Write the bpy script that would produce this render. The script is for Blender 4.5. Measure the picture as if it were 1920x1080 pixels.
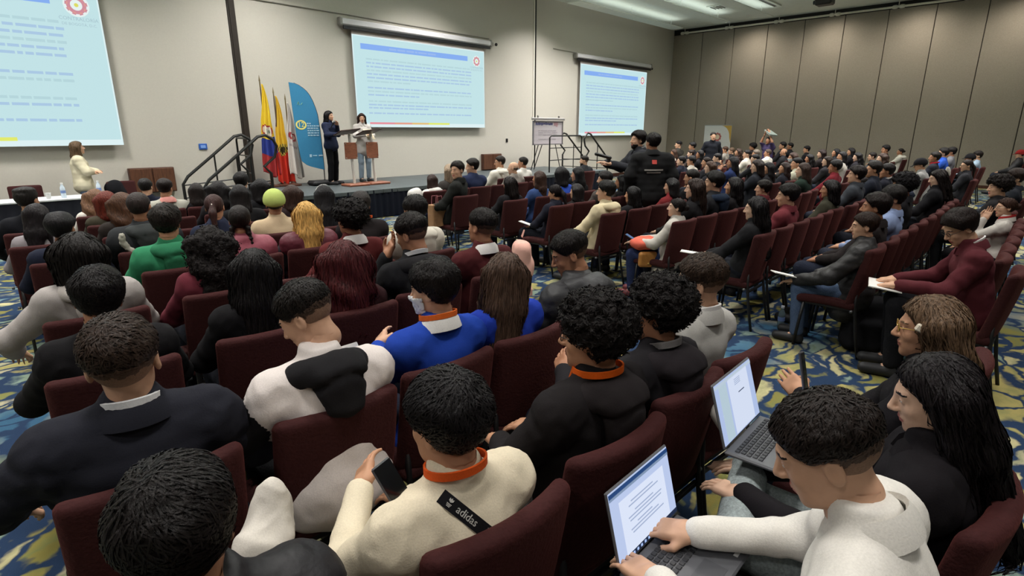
import bpy, math, random
import numpy as np
from mathutils import Vector, Matrix

for o in list(bpy.data.objects):
    bpy.data.objects.remove(o, do_unlink=True)
SC = bpy.context.scene
COL = SC.collection
random.seed(7)
RNG = np.random.default_rng(7)

# ------------------------------------------------------------------ camera
CAM_H, FPX, PITCH, HEAD = 1.80, 1050.0, math.radians(15.7), math.radians(43.6)
cam_d = bpy.data.cameras.new('camera')
cam_d.sensor_width = 36.0
cam_d.lens = FPX / 1920.0 * 36.0
cam_d.clip_start, cam_d.clip_end = 0.05, 120
cam = bpy.data.objects.new('camera', cam_d)
COL.objects.link(cam)
cam.location = (0, 0, CAM_H)
cam.rotation_euler = (math.pi / 2 - PITCH, 0, HEAD - math.pi / 2)
SC.camera = cam

# ------------------------------------------------------------------ room size, world, light
WALL_Y, WALL_X, CEIL = 12.96, 23.73, 5.93
LEFT_X, BACK_Y = -6.0, -9.0
w = bpy.data.worlds.new('world'); SC.world = w; w.use_nodes = True
w.node_tree.nodes['Background'].inputs[0].default_value = (0.6, 0.62, 0.66, 1)
w.node_tree.nodes['Background'].inputs[1].default_value = 0.02
SC.view_settings.view_transform = 'Standard'
SC.view_settings.look = 'None'
SC.view_settings.gamma = 1.0
SC.view_settings.use_curve_mapping = False
SC.view_settings.exposure = 0.0

LAMP_W = 105.0          # one recessed ceiling light
def ceiling_lamp(x, y, power, col=(1.0, 0.965, 0.925), r=0.45, spread=125):
    l = bpy.data.lights.new('ceiling_light', 'AREA')
    l.shape = 'DISK'; l.size = 2 * r; l.energy = power; l.color = col
    l.spread = math.radians(spread)
    o = bpy.data.objects.new('ceiling_light_lamp', l)
    COL.objects.link(o); o.location = (x, y, CEIL - 0.06)
    return o
# ------------------------------------------------------------------ materials
def lin(c):
    if isinstance(c, str):
        c = c.lstrip('#'); c = [int(c[i:i + 2], 16) / 255 for i in (0, 2, 4)]
    return tuple(((v / 12.92) if v <= 0.04045 else ((v + 0.055) / 1.055) ** 2.4) for v in c) + (1,)
MATS = {}
def mat(kind, col, rough=0.85, scale=60, bump=0.25, vary=0.18, key=None, spec=0.3, sheen=0.0, stretch=None, metal=0.0):
    k = key or (kind, col, rough, scale)
    if k in MATS: return MATS[k]
    m = bpy.data.materials.new(kind); m.use_nodes = True
    nt = m.node_tree; N = nt.nodes; L = nt.links
    b = N['Principled BSDF']
    b.inputs['Roughness'].default_value = rough
    b.inputs['Specular IOR Level'].default_value = spec
    b.inputs['Metallic'].default_value = metal
    if sheen: b.inputs['Sheen Weight'].default_value = sheen; b.inputs['Sheen Tint'].default_value = lin('#a85a52')
    c = lin(col)
    if vary or bump:
        tc = N.new('ShaderNodeTexCoord')
        src = tc.outputs['Object']
        if stretch:
            mp = N.new('ShaderNodeMapping'); mp.inputs['Scale'].default_value = stretch
            L.new(src, mp.inputs[0]); src = mp.outputs[0]
        n = N.new('ShaderNodeTexNoise'); n.inputs['Scale'].default_value = scale; n.inputs['Detail'].default_value = 4
        L.new(src, n.inputs['Vector'])
        cr = N.new('ShaderNodeValToRGB')
        cr.color_ramp.elements[0].position = 0.3; cr.color_ramp.elements[1].position = 0.7
        cr.color_ramp.elements[0].color = tuple(v * (1 - vary) for v in c[:3]) + (1,)
        cr.color_ramp.elements[1].color = tuple(min(1, v * (1 + vary)) for v in c[:3]) + (1,)
        L.new(n.outputs[0], cr.inputs[0]); L.new(cr.outputs[0], b.inputs['Base Color'])
        if bump:
            bp = N.new('ShaderNodeBump'); bp.inputs['Strength'].default_value = bump; bp.inputs['Distance'].default_value = 0.01
            L.new(n.outputs[0], bp.inputs['Height']); L.new(bp.outputs[0], b.inputs['Normal'])
    else:
        b.inputs['Base Color'].default_value = c
    MATS[k] = m
    return m
def cloth(col, s=70): return mat('cloth_' + col, col, 0.9, s * 3, 0.12, 0.06, spec=0.15)
def puffer(col): return mat('puffer_' + col, col, 0.55, 30, 0.35, 0.08, spec=0.35)
def denim(col): return mat('denim_' + col, col, 0.9, 120, 0.3, 0.25, spec=0.1)
def skin(col): return mat('skin_' + col, col, 0.55, 30, 0.06, 0.06, spec=0.35)
def hairm(col): return mat('hair_' + col, col, 0.55, 60, 0.7, 0.5, spec=0.22, stretch=(1.6, 1.6, 0.25))
def curlm(col): return mat('curl_' + col, col, 0.65, 70, 0.8, 0.45, spec=0.18)
def plastic(col, r=0.4): return mat('plastic_' + col, col, r, 20, 0, 0, spec=0.5)
def metalm(col, r=0.4): return mat('metal_' + col, col, r, 30, 0, 0, spec=0.5, metal=0.7)
def emit(col, s, name='light'):
    k = ('emit', col, s)
    if k in MATS: return MATS[k]
    m = bpy.data.materials.new(name); m.use_nodes = True
    nt = m.node_tree; b = nt.nodes['Principled BSDF']
    b.inputs['Base Color'].default_value = (0, 0, 0, 1); b.inputs['Roughness'].default_value = 0.6
    b.inputs['Specular IOR Level'].default_value = 0.1
    b.inputs['Emission Color'].default_value = lin(col); b.inputs['Emission Strength'].default_value = s
    MATS[k] = m
    return m

# ------------------------------------------------------------------ objects
def tag(o, label=None, cat=None, group=None, kind=None):
    if label: o['label'] = label
    if cat: o['category'] = cat
    if group: o['group'] = group
    if kind: o['kind'] = kind
    return o
def empty(name, loc=(0, 0, 0), rz=0.0, scale=1.0):
    o = bpy.data.objects.new(name, None); COL.objects.link(o)
    o.empty_display_size = 0.1
    o.location = loc; o.rotation_euler = (0, 0, rz); o.scale = (scale,) * 3
    return o
def mesh_np(name, V, F, mats, smooth=True, fm=None):
    """V (n,3) array, F list/array of faces (quads, tris)."""
    me = bpy.data.meshes.new(name)
    V = np.asarray(V, dtype=np.float32)
    if isinstance(F, np.ndarray) and F.ndim == 2:
        k = F.shape[1]; nf = len(F)
        me.vertices.add(len(V)); me.vertices.foreach_set('co', V.ravel())
        me.loops.add(nf * k); me.loops.foreach_set('vertex_index', F.astype(np.int32).ravel())
        me.polygons.add(nf); me.polygons.foreach_set('loop_start', (np.arange(nf) * k).astype(np.int32))
        me.update(calc_edges=True)
    else:
        me.from_pydata([tuple(map(float, v)) for v in V], [], [tuple(int(i) for i in f) for f in F])
        me.update()
    if smooth: me.polygons.foreach_set('use_smooth', np.ones(len(me.polygons), dtype=bool))
    for m in (mats if isinstance(mats, (list, tuple)) else [mats]): me.materials.append(m)
    if fm is not None: me.polygons.foreach_set('material_index', np.asarray(fm, dtype=np.int32))
    return me
def link(name, me, parent=None, loc=None, mats=None):
    o = bpy.data.objects.new(name, me); COL.objects.link(o)
    if parent: o.parent = parent
    if loc is not None: o.location = loc
    if mats:
        for i, m in enumerate(mats):
            if i < len(o.material_slots):
                o.material_slots[i].link = 'OBJECT'; o.material_slots[i].material = m
    return o
class MB:
    """collects simple solids into one mesh"""
    def __init__(s): s.v = []; s.f = []; s.m = []
    def add(s, V, F, mi=0):
        b = len(s.v); s.v += [tuple(v) for v in V]; s.f += [tuple(b + i for i in f) for f in F]; s.m += [mi] * len(F)
    def box(s, c, d, mi=0, R=None, bev=0.0):
        x, y, z = [v / 2 for v in d]
        if bev <= 0:
            P = [Vector((i * x, j * y, k * z)) for i in (-1, 1) for j in (-1, 1) for k in (-1, 1)]
            F = [(0, 1, 3, 2), (4, 6, 7, 5), (0, 4, 5, 1), (2, 3, 7, 6), (0, 2, 6, 4), (1, 5, 7, 3)]
        else:
            bev = min(bev, x * .98, y * .98, z * .98)
            P = []; idx = {}
            for i in (-1, 1):
                for j in (-1, 1):
                    for k in (-1, 1):
                        for a in range(3):
                            p = [i * (x - bev), j * (y - bev), k * (z - bev)]
                            p[a] = [i * x, j * y, k * z][a]
                            idx[(i, j, k, a)] = len(P); P.append(Vector(p))
            F = []
            for a in range(3):
                b_, c_ = (a + 1) % 3, (a + 2) % 3
                for sg in (-1, 1):
                    q = []
                    for (u, v_) in ((-1, -1), (1, -1), (1, 1), (-1, 1)):
                        t = [0, 0, 0]; t[a] = sg; t[b_] = u; t[c_] = v_
                        q.append(idx[(*t, a)])
                    F.append(tuple(q if sg > 0 else q[::-1]))
            for a in range(3):
                b_, c_ = (a + 1) % 3, (a + 2) % 3
                for u in (-1, 1):
                    for v_ in (-1, 1):
                        t0 = [0, 0, 0]; t0[b_] = u; t0[c_] = v_
                        t1 = list(t0); t0[a] = -1; t1[a] = 1
                        q = (idx[(*t0, b_)], idx[(*t1, b_)], idx[(*t1, c_)], idx[(*t0, c_)])
                        F.append(q if u * v_ > 0 else q[::-1])
            for i in (-1, 1):
                for j in (-1, 1):
                    for k in (-1, 1):
                        q = (idx[(i, j, k, 0)], idx[(i, j, k, 1)], idx[(i, j, k, 2)])
                        F.append(q if i * j * k > 0 else q[::-1])
        if R is not None: P = [R @ p for p in P]
        s.add([p + Vector(c) for p in P], F, mi)
    def tube(s, pts, r, n=8, mi=0, caps=True, flat=1.0):
        pts = [Vector(p) for p in pts]
        rs = r if isinstance(r, (list, tuple)) else [r] * len(pts)
        rings = []; up = Vector((0, 0, 1))
        base = len(s.v); prev = None
        for i, p in enumerate(pts):
            d = (pts[min(i + 1, len(pts) - 1)] - pts[max(i - 1, 0)]).normalized()
            if prev is None:
                a = d.cross(up)
                if a.length < 1e-3: a = d.cross(Vector((1, 0, 0)))
            else:
                a = prev - d * prev.dot(d)
            a.normalize(); prev = a; b = d.cross(a)
            for k in range(n):
                t = 2 * math.pi * k / n
                s.v.append(tuple(p + a * math.cos(t) * rs[i] + b * math.sin(t) * rs[i] * flat))
        for i in range(len(pts) - 1):
            for k in range(n):
                k2 = (k + 1) % n
                s.f.append((base + i * n + k, base + i * n + k2, base + (i + 1) * n + k2, base + (i + 1) * n + k)); s.m.append(mi)
        if caps:
            s.f.append(tuple(base + k for k in range(n))[::-1]); s.m.append(mi)
            e = base + (len(pts) - 1) * n
            s.f.append(tuple(e + k for k in range(n))); s.m.append(mi)
    def lathe(s, prof, c=(0, 0, 0), n=20, mi=0):
        base = len(s.v)
        for (r, z) in prof:
            for k in range(n):
                t = 2 * math.pi * k / n
                s.v.append((c[0] + r * math.cos(t), c[1] + r * math.sin(t), c[2] + z))
        for i in range(len(prof) - 1):
            for k in range(n):
                k2 = (k + 1) % n
                s.f.append((base + i * n + k, base + i * n + k2, base + (i + 1) * n + k2, base + (i + 1) * n + k)); s.m.append(mi)
        s.f.append(tuple(base + k for k in range(n))[::-1]); s.m.append(mi)
        e = base + (len(prof) - 1) * n
        s.f.append(tuple(e + k for k in range(n))); s.m.append(mi)
    def prism(s, poly, y0, y1, mi=0, axis='y'):
        """poly in (x,z), extruded along y"""
        n = len(poly); b = len(s.v)
        for y in (y0, y1):
            for (x, z) in poly: s.v.append((x, y, z) if axis == 'y' else ((y, x, z) if axis == 'x' else (x, z, y)))
        s.f.append(tuple(b + i for i in range(n))); s.m.append(mi)
        s.f.append(tuple(b + n + i for i in range(n))[::-1]); s.m.append(mi)
        for i in range(n):
            j = (i + 1) % n
            s.f.append((b + i, b + n + i, b + n + j, b + j)); s.m.append(mi)
    def mesh(s, name, mats, smooth=False):
        return mesh_np(name, np.array(s.v), s.f, mats, smooth, s.m)
    def build(s, name, mats, parent=None, smooth=False, loc=None):
        me = s.mesh(name, mats, smooth)
        if smooth:
            try: me.set_sharp_from_angle(angle=math.radians(40))
            except Exception: pass
        return link(name, me, parent, loc)
def text_mesh(s, size, name='lettering', extrude=0.0008):
    c = bpy.data.curves.new(name, 'FONT'); c.body = s; c.size = size; c.extrude = extrude
    c.align_x = 'CENTER'; c.align_y = 'CENTER'; c.resolution_u = 2
    o = bpy.data.objects.new(name, c); COL.objects.link(o)
    dg = bpy.context.evaluated_depsgraph_get()
    me = bpy.data.meshes.new_from_object(o.evaluated_get(dg))
    bpy.data.objects.remove(o, do_unlink=True)
    return me

# ------------------------------------------------------------------ signed distance fields -> mesh
def A(*v): return np.array(v, dtype=np.float32)
def cap(P, a, b, ra, rb):
    a = np.asarray(a, np.float32); b = np.asarray(b, np.float32); ba = b - a
    q = P - a
    h = np.clip((q @ ba) / max(float(ba @ ba), 1e-9), 0, 1)
    q = q - h[:, None] * ba
    return np.sqrt(np.einsum('ij,ij->i', q, q)) - (ra + (rb - ra) * h)
def ell(P, c, r):
    r = np.asarray(r, np.float32); q = (P - np.asarray(c, np.float32)) / r
    k0 = np.sqrt(np.einsum('ij,ij->i', q, q)); q2 = q / r
    k1 = np.sqrt(np.einsum('ij,ij->i', q2, q2))
    return k0 * (k0 - 1.0) / np.maximum(k1, 1e-6)
def rbox(P, c, h, r):
    q = np.abs(P - np.asarray(c, np.float32)) - (np.asarray(h, np.float32) - r)
    return np.sqrt((np.maximum(q, 0) ** 2).sum(1)) + np.minimum(q.max(1), 0) - r
def smin(a, b, k):
    h = np.clip(0.5 + 0.5 * (b - a) / k, 0, 1)
    return b + (a - b) * h - k * h * (1 - h)
def smax(a, b, k): return -smin(-a, -b, k)
def wob(P, f, seed=0):
    x, y, z = P[:, 0] * f, P[:, 1] * f, P[:, 2] * f
    s = seed * 1.7
    return (np.sin(x * 1.0 + 1.3 * np.sin(y * .9 + s) + s) + np.sin(y * 1.1 + 1.2 * np.sin(z * 1.05 + 2 * s) + 2.1) + np.sin(z * .95 + 1.4 * np.sin(x * 1.1 - s) + .7 + s)) / 3
EDGES = [((0,0,0),(1,0,0)),((0,1,0),(1,1,0)),((0,0,1),(1,0,1)),((0,1,1),(1,1,1)),
         ((0,0,0),(0,1,0)),((1,0,0),(1,1,0)),((0,0,1),(0,1,1)),((1,0,1),(1,1,1)),
         ((0,0,0),(0,0,1)),((1,0,0),(1,0,1)),((0,1,0),(0,1,1)),((1,1,0),(1,1,1))]
def surf(f, lo, hi, res):
    lo = np.asarray(lo, np.float32); hi = np.asarray(hi, np.float32)
    B = 4
    nb = np.ceil((hi - lo) / (res * B)).astype(int) + 1
    cax = [lo[i] + (np.arange(nb[i]) * B + (B - 1) / 2.0) * res for i in range(3)]
    C = np.stack(np.meshgrid(*cax, indexing='ij'), -1).reshape(-1, 3).astype(np.float32)
    cv = f(C)
    near = (np.abs(cv) < res * B * 1.6).reshape(nb)
    cv = cv.reshape(nb)
    def up(a): return a.repeat(B, 0).repeat(B, 1).repeat(B, 2)
    V = up(cv).astype(np.float32); M = up(near)
    idx = np.argwhere(M)
    V[M] = f((lo + idx * res).astype(np.float32))
    S = V < 0
    n = np.array(V.shape)
    cnt = np.zeros(n - 1, np.int8)
    for i in (0, 1):
        for j in (0, 1):
            for k in (0, 1):
                cnt += S[i:n[0] - 1 + i, j:n[1] - 1 + j, k:n[2] - 1 + k]
    act = (cnt > 0) & (cnt < 8)
    ci = np.argwhere(act); idm = -np.ones(n - 1, np.int64); idm[act] = np.arange(len(ci))
    acc = np.zeros((len(ci), 3), np.float32); num = np.zeros(len(ci), np.float32)
    for a, b in EDGES:
        a = np.array(a); b = np.array(b)
        pa = ci + a; pb = ci + b
        va = V[pa[:, 0], pa[:, 1], pa[:, 2]]; vb = V[pb[:, 0], pb[:, 1], pb[:, 2]]
        m = (va < 0) != (vb < 0)
        t = np.where(m, va / np.where(m, va - vb, 1), 0)[:, None]
        acc += np.where(m[:, None], a + t * (b - a), 0); num += m
    VV = lo + res * (ci + acc / np.maximum(num, 1)[:, None])
    Q = []
    for ax in range(3):
        o1, o2 = (ax + 1) % 3, (ax + 2) % 3
        sl0 = [slice(None)] * 3; sl1 = [slice(None)] * 3
        sl0[ax] = slice(0, n[ax] - 1); sl1[ax] = slice(1, n[ax])
        d = S[tuple(sl0)] != S[tuple(sl1)]
        e = np.argwhere(d)
        e = e[(e[:, o1] > 0) & (e[:, o2] > 0) & (e[:, o1] < n[o1] - 1) & (e[:, o2] < n[o2] - 1)]
        def g(d1, d2):
            q = e.copy(); q[:, o1] -= d1; q[:, o2] -= d2
            return idm[q[:, 0], q[:, 1], q[:, 2]]
        quad = np.stack([g(1, 1), g(0, 1), g(0, 0), g(1, 0)], 1)
        ins = S[e[:, 0], e[:, 1], e[:, 2]]
        quad[~ins] = quad[~ins][:, ::-1]
        Q.append(quad)
    Q = np.concatenate(Q); Q = Q[(Q >= 0).all(1)]
    return VV.astype(np.float32), Q
def centers(V, Q): return V[Q].mean(1)
# ------------------------------------------------------------------ room shell
def carpet():
    m = bpy.data.materials.new('patterned_carpet'); m.use_nodes = True
    nt = m.node_tree; N = nt.nodes; L = nt.links; b = N['Principled BSDF']
    b.inputs['Roughness'].default_value = 0.95; b.inputs['Specular IOR Level'].default_value = 0.1
    def node(t, **k):
        n = N.new(t)
        for a, v in k.items(): setattr(n, a, v)
        return n
    tc = node('ShaderNodeTexCoord')
    n1 = node('ShaderNodeTexNoise'); n1.inputs['Scale'].default_value = 1.9; n1.inputs['Detail'].default_value = 4
    L.new(tc.outputs['Object'], n1.inputs['Vector'])
    sub = node('ShaderNodeVectorMath', operation='SUBTRACT'); L.new(n1.outputs['Color'], sub.inputs[0]); sub.inputs[1].default_value = (.5, .5, .5)
    sc = node('ShaderNodeVectorMath', operation='SCALE'); L.new(sub.outputs[0], sc.inputs[0]); sc.inputs['Scale'].default_value = 0.62
    add = node('ShaderNodeVectorMath', operation='ADD'); L.new(tc.outputs['Object'], add.inputs[0]); L.new(sc.outputs[0], add.inputs[1])
    mp = node('ShaderNodeMapping'); mp.inputs['Scale'].default_value = (3.3, 6.8, 0.01); mp.inputs['Rotation'].default_value = (0, 0, 0.5)
    L.new(add.outputs[0], mp.inputs[0])
    ve = node('ShaderNodeTexVoronoi', feature='DISTANCE_TO_EDGE'); ve.inputs['Scale'].default_value = 1.0
    vc = node('ShaderNodeTexVoronoi', feature='F1'); vc.inputs['Scale'].default_value = 1.0
    L.new(mp.outputs[0], ve.inputs['Vector']); L.new(mp.outputs[0], vc.inputs['Vector'])
    # width of the dark lines varies
    n2 = node('ShaderNodeTexNoise'); n2.inputs['Scale'].default_value = 0.9; n2.inputs['Detail'].default_value = 2
    L.new(tc.outputs['Object'], n2.inputs['Vector'])
    wr = node('ShaderNodeMapRange'); wr.inputs['From Min'].default_value = .35; wr.inputs['From Max'].default_value = .65
    wr.inputs['To Min'].default_value = 0.015; wr.inputs['To Max'].default_value = 0.13; L.new(n2.outputs[0], wr.inputs[0])
    n5 = node('ShaderNodeTexNoise'); n5.inputs['Scale'].default_value = 14; n5.inputs['Detail'].default_value = 3
    L.new(tc.outputs['Object'], n5.inputs['Vector'])
    ed = node('ShaderNodeMath', operation='MULTIPLY_ADD'); L.new(n5.outputs[0], ed.inputs[0]); ed.inputs[1].default_value = 0.2; ed.inputs[2].default_value = -0.10
    ed2 = node('ShaderNodeMath', operation='ADD'); L.new(ve.outputs['Distance'], ed2.inputs[0]); L.new(ed.outputs[0], ed2.inputs[1])
    gt = node('ShaderNodeMath', operation='SUBTRACT'); L.new(ed2.outputs[0], gt.inputs[0]); L.new(wr.outputs[0], gt.inputs[1])
    ms = node('ShaderNodeMapRange'); ms.inputs['From Min'].default_value = 0.0; ms.inputs['From Max'].default_value = 0.09; L.new(gt.outputs[0], ms.inputs[0])
    # colour of each patch
    sep = node('ShaderNodeSeparateColor'); L.new(vc.outputs['Color'], sep.inputs[0])
    cr = node('ShaderNodeValToRGB'); cr.color_ramp.interpolation = 'CONSTANT'
    els = [(0, '#a3975f'), (.22, '#a69e84'), (.4, '#7d763f'), (.55, '#b3aa82'), (.7, '#7f9187'), (.82, '#8c8146'), (.93, '#4f7086')]
    cr.color_ramp.elements[0].color = lin(els[0][1]); cr.color_ramp.elements[1].position = els[1][0]; cr.color_ramp.elements[1].color = lin(els[1][1])
    for p, c in els[2:]:
        e = cr.color_ramp.elements.new(p); e.color = lin(c)
    L.new(sep.outputs[0], cr.inputs[0])
    # streaky shading in a patch
    n3 = node('ShaderNodeTexNoise'); n3.inputs['Scale'].default_value = 9; n3.inputs['Detail'].default_value = 4
    mp3 = node('ShaderNodeMapping'); mp3.inputs['Scale'].default_value = (0.5, 1.6, 1); mp3.inputs['Rotation'].default_value = (0, 0, 0.4)
    L.new(add.outputs[0], mp3.inputs[0]); L.new(mp3.outputs[0], n3.inputs['Vector'])
    st = node('ShaderNodeMapRange'); st.inputs['From Min'].default_value = .42; st.inputs['From Max'].default_value = .72; L.new(n3.outputs[0], st.inputs[0])
    mx0 = node('ShaderNodeMix', data_type='RGBA'); mx0.inputs[7].default_value = lin('#64744f'); L.new(cr.outputs[0], mx0.inputs[6])
    sm = node('ShaderNodeMath', operation='MULTIPLY'); L.new(st.outputs[0], sm.inputs[0]); sm.inputs[1].default_value = .6
    L.new(sm.outputs[0], mx0.inputs[0])
    # blue washes
    n4 = node('ShaderNodeTexNoise'); n4.inputs['Scale'].default_value = 0.75; n4.inputs['Detail'].default_value = 2.5
    mp4 = node('ShaderNodeMapping'); mp4.inputs['Location'].default_value = (4.2, 1.7, 0); L.new(add.outputs[0], mp4.inputs[0]); L.new(mp4.outputs[0], n4.inputs['Vector'])
    bl = node('ShaderNodeMapRange'); bl.inputs['From Min'].default_value = .57; bl.inputs['From Max'].default_value = .66; L.new(n4.outputs[0], bl.inputs[0])
    mx1 = node('ShaderNodeMix', data_type='RGBA'); L.new(bl.outputs[0], mx1.inputs[0]); L.new(mx0.outputs[2], mx1.inputs[6]); mx1.inputs[7].default_value = lin('#34566f')
    mx2 = node('ShaderNodeMix', data_type='RGBA'); L.new(ms.outputs[0], mx2.inputs[0]); mx2.inputs[6].default_value = lin('#24354f'); L.new(mx1.outputs[2], mx2.inputs[7])
    L.new(mx2.outputs[2], b.inputs['Base Color'])
    nf = node('ShaderNodeTexNoise'); nf.inputs['Scale'].default_value = 260; L.new(tc.outputs['Object'], nf.inputs['Vector'])
    bp = node('ShaderNodeBump'); bp.inputs['Strength'].default_value = .35; bp.inputs['Distance'].default_value = .01
    L.new(nf.outputs[0], bp.inputs['Height']); L.new(bp.outputs[0], b.inputs['Normal'])
    return m
WALLM = mat('painted_wall', '#c4bfb5', 0.9, 40, 0.05, 0.02)
FABR0 = mat('dim_fabric', '#5f564a', .95, 55, .2, .1)
CEILM = mat('ceiling_paint', '#dfe4dc', 0.9, 8, 0.05, 0.03)
DARKM = mat('dark_metal', '#1a1816', 0.5, 30, 0.05, 0.1)
BLACK = plastic('#0f0f10', 0.5)
def struct(o): o['kind'] = 'structure'; return o
b = MB(); b.box(((LEFT_X + WALL_X) / 2, (BACK_Y + WALL_Y) / 2, -0.05), (WALL_X - LEFT_X + .6, WALL_Y - BACK_Y + .6, 0.1))
struct(b.build('floor', carpet()))
b = MB(); b.box(((LEFT_X + WALL_X) / 2, (BACK_Y + WALL_Y) / 2, CEIL + 0.05), (WALL_X - LEFT_X + .6, WALL_Y - BACK_Y + .6, 0.1))
ceiling = struct(b.build('ceiling', CEILM))
b = MB(); b.box((LEFT_X - .1, (BACK_Y + WALL_Y) / 2, CEIL / 2), (.2, WALL_Y - BACK_Y + .4, CEIL)); struct(b.build('wall_left', FABR0))
b = MB(); b.box(((LEFT_X + WALL_X) / 2, BACK_Y - .1, CEIL / 2), (WALL_X - LEFT_X, .2, CEIL)); struct(b.build('wall_back', FABR0))
# front wall: three plaster bays on a backing with dark upright joints between them
b = MB(); b.box(((LEFT_X + WALL_X) / 2, WALL_Y + .16, CEIL / 2), (WALL_X - LEFT_X + .4, .2, CEIL))
wf = struct(b.build('wall_front', DARKM))
for x0, x1 in ((LEFT_X, 5.10), (5.26, 14.66), (14.74, WALL_X)):
    b = MB(); b.box(((x0 + x1) / 2, WALL_Y + .03, CEIL / 2), (x1 - x0, .06, CEIL)); b.build('wall_panel', WALLM, wf)
b = MB(); b.box((5.18, WALL_Y + .005, CEIL / 2), (.15, .07, CEIL)); b.box((5.15, WALL_Y - .035, CEIL / 2), (.03, .02, CEIL))
struct(b.build('trim_1', mat('brown_trim', '#2e2722', .6, 20, .05, .1)))
b = MB(); b.box((14.72, WALL_Y + .02, CEIL / 2), (.06, .05, CEIL)); struct(b.build('trim_2', DARKM))
b = MB(); b.box((14.63, WALL_Y - .012, CEIL / 2), (.06, .022, CEIL)); struct(b.build('trim_3', mat('pale_trim', '#dcd7cb', .7, 20, 0, .02)))
WOODB = mat('dark_wood', '#4a2d22', .5, 12, .1, .3, stretch=(6, 6, .6))
for k, (x0, x1) in enumerate(((LEFT_X, 5.1), (5.26, 14.6), (14.76, WALL_X))):
    b = MB(); b.box(((x0 + x1) / 2, WALL_Y - .01, .07), (x1 - x0, .02, .14)); o = struct(b.build('baseboard_front' if k == 0 else 'baseboard_front', WOODB))
# right wall: fabric covered folding panels
FABR = mat('wall_fabric', '#958c7f', .95, 55, .25, .1)
b = MB(); b.box((WALL_X + .12, (BACK_Y + WALL_Y) / 2, CEIL / 2), (.2, WALL_Y - BACK_Y + .4, CEIL)); wr_ = struct(b.build('wall_right', DARKM))
PW = 1.32
b = MB(); b.box((0, 0, 0), (.05, PW - .022, 5.62), bev=.008); pme = b.mesh('panel', [FABR])
k = 0
while WALL_Y - PW * (k + 1) > BACK_Y:
    link('panel', pme, wr_, (WALL_X - .005, WALL_Y - PW * (k + .5), 2.9)); k += 1
b = MB(); b.box((WALL_X - .02, (BACK_Y + WALL_Y) / 2, .05), (.04, WALL_Y - BACK_Y, .1)); struct(b.build('baseboard_right', WOODB))
# ceiling: pipe along the right wall, slots, air vent
CREAM = mat('cream_pipe', '#d8d4c6', .5, 20, 0, .04)
t = empty('ceiling_pipe', (WALL_X - .22, 0, 5.74)); tag(t, 'long cream pipe with couplings under the ceiling above the panelled wall', 'pipe')
b = MB(); b.tube([(0, WALL_Y - .45, 0), (0, BACK_Y + .5, 0)], .035, 10); b.build('tube', CREAM, t, True)
b = MB(); b.tube([(0, -.07, 0), (0, -.03, 0), (0, .03, 0), (0, .07, 0)], [.05, .06, .06, .05], 10); cm = b.mesh('coupling', [CREAM], True)
y = WALL_Y - .5
while y > BACK_Y + 1:
    for dy in (0, .2):
        link('coupling', cm, t, (0, y - dy, 0))
    b = MB(); b.tube([(0, y - .1, .02), (0, y - .1, .19)], .012, 6); b.build('bracket', CREAM, t)
    y -= 1.9
for (x0, x1, y, lab) in ((17.3, 21.35, 10.5, 'long dark air slot in the ceiling nearest the stage wall'), (17.6, 21.5, 7.98, 'long dark air slot in the ceiling above the audience')):
    t = empty('air_slot', ((x0 + x1) / 2, y, CEIL - .02)); tag(t, lab, 'air vent')
    b = MB(); b.box((0, 0, 0), (x1 - x0, .10, .02)); b.build('slot', DARKM, t)
    b = MB(); b.box((0, .11, -.005), (x1 - x0 + .1, .1, .04)); b.box((0, -.11, -.005), (x1 - x0 + .1, .1, .04)); b.build('frame', CEILM, t)
for y, nm in ((11.75, 'closest to the stage wall'), (9.9, 'beside the square air vent'), (8.35, 'nearest the projector')):  # hanging strips added so their upward lamps brighten the visible ceiling
    t = empty('added_fill_strip', (18.4, y, CEIL - .3)); tag(t, 'added slim white uplight strip brightening the ceiling, ' + nm, 'light strip')
    b = MB(); b.box((0, 0, 0), (6.6, .5, .03), bev=.01); b.build('strip', CEILM, t)
    b = MB()
    for hx in (-2.8, 0, 2.8): b.tube([(hx, 0, 0), (hx, 0, .3)], .006, 6)
    b.build('hanger', CEILM, t)
    l = bpy.data.lights.new('added_fill_strip', 'AREA'); l.shape = 'RECTANGLE'; l.size = 6.4; l.size_y = .46; l.energy = 10; l.color = (.93, 1.0, .96)
    o = bpy.data.objects.new('added_fill_strip_lamp', l); COL.objects.link(o); o.parent = t; o.location = (0, 0, .02); o.rotation_euler = (math.pi, 0, 0)
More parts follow.
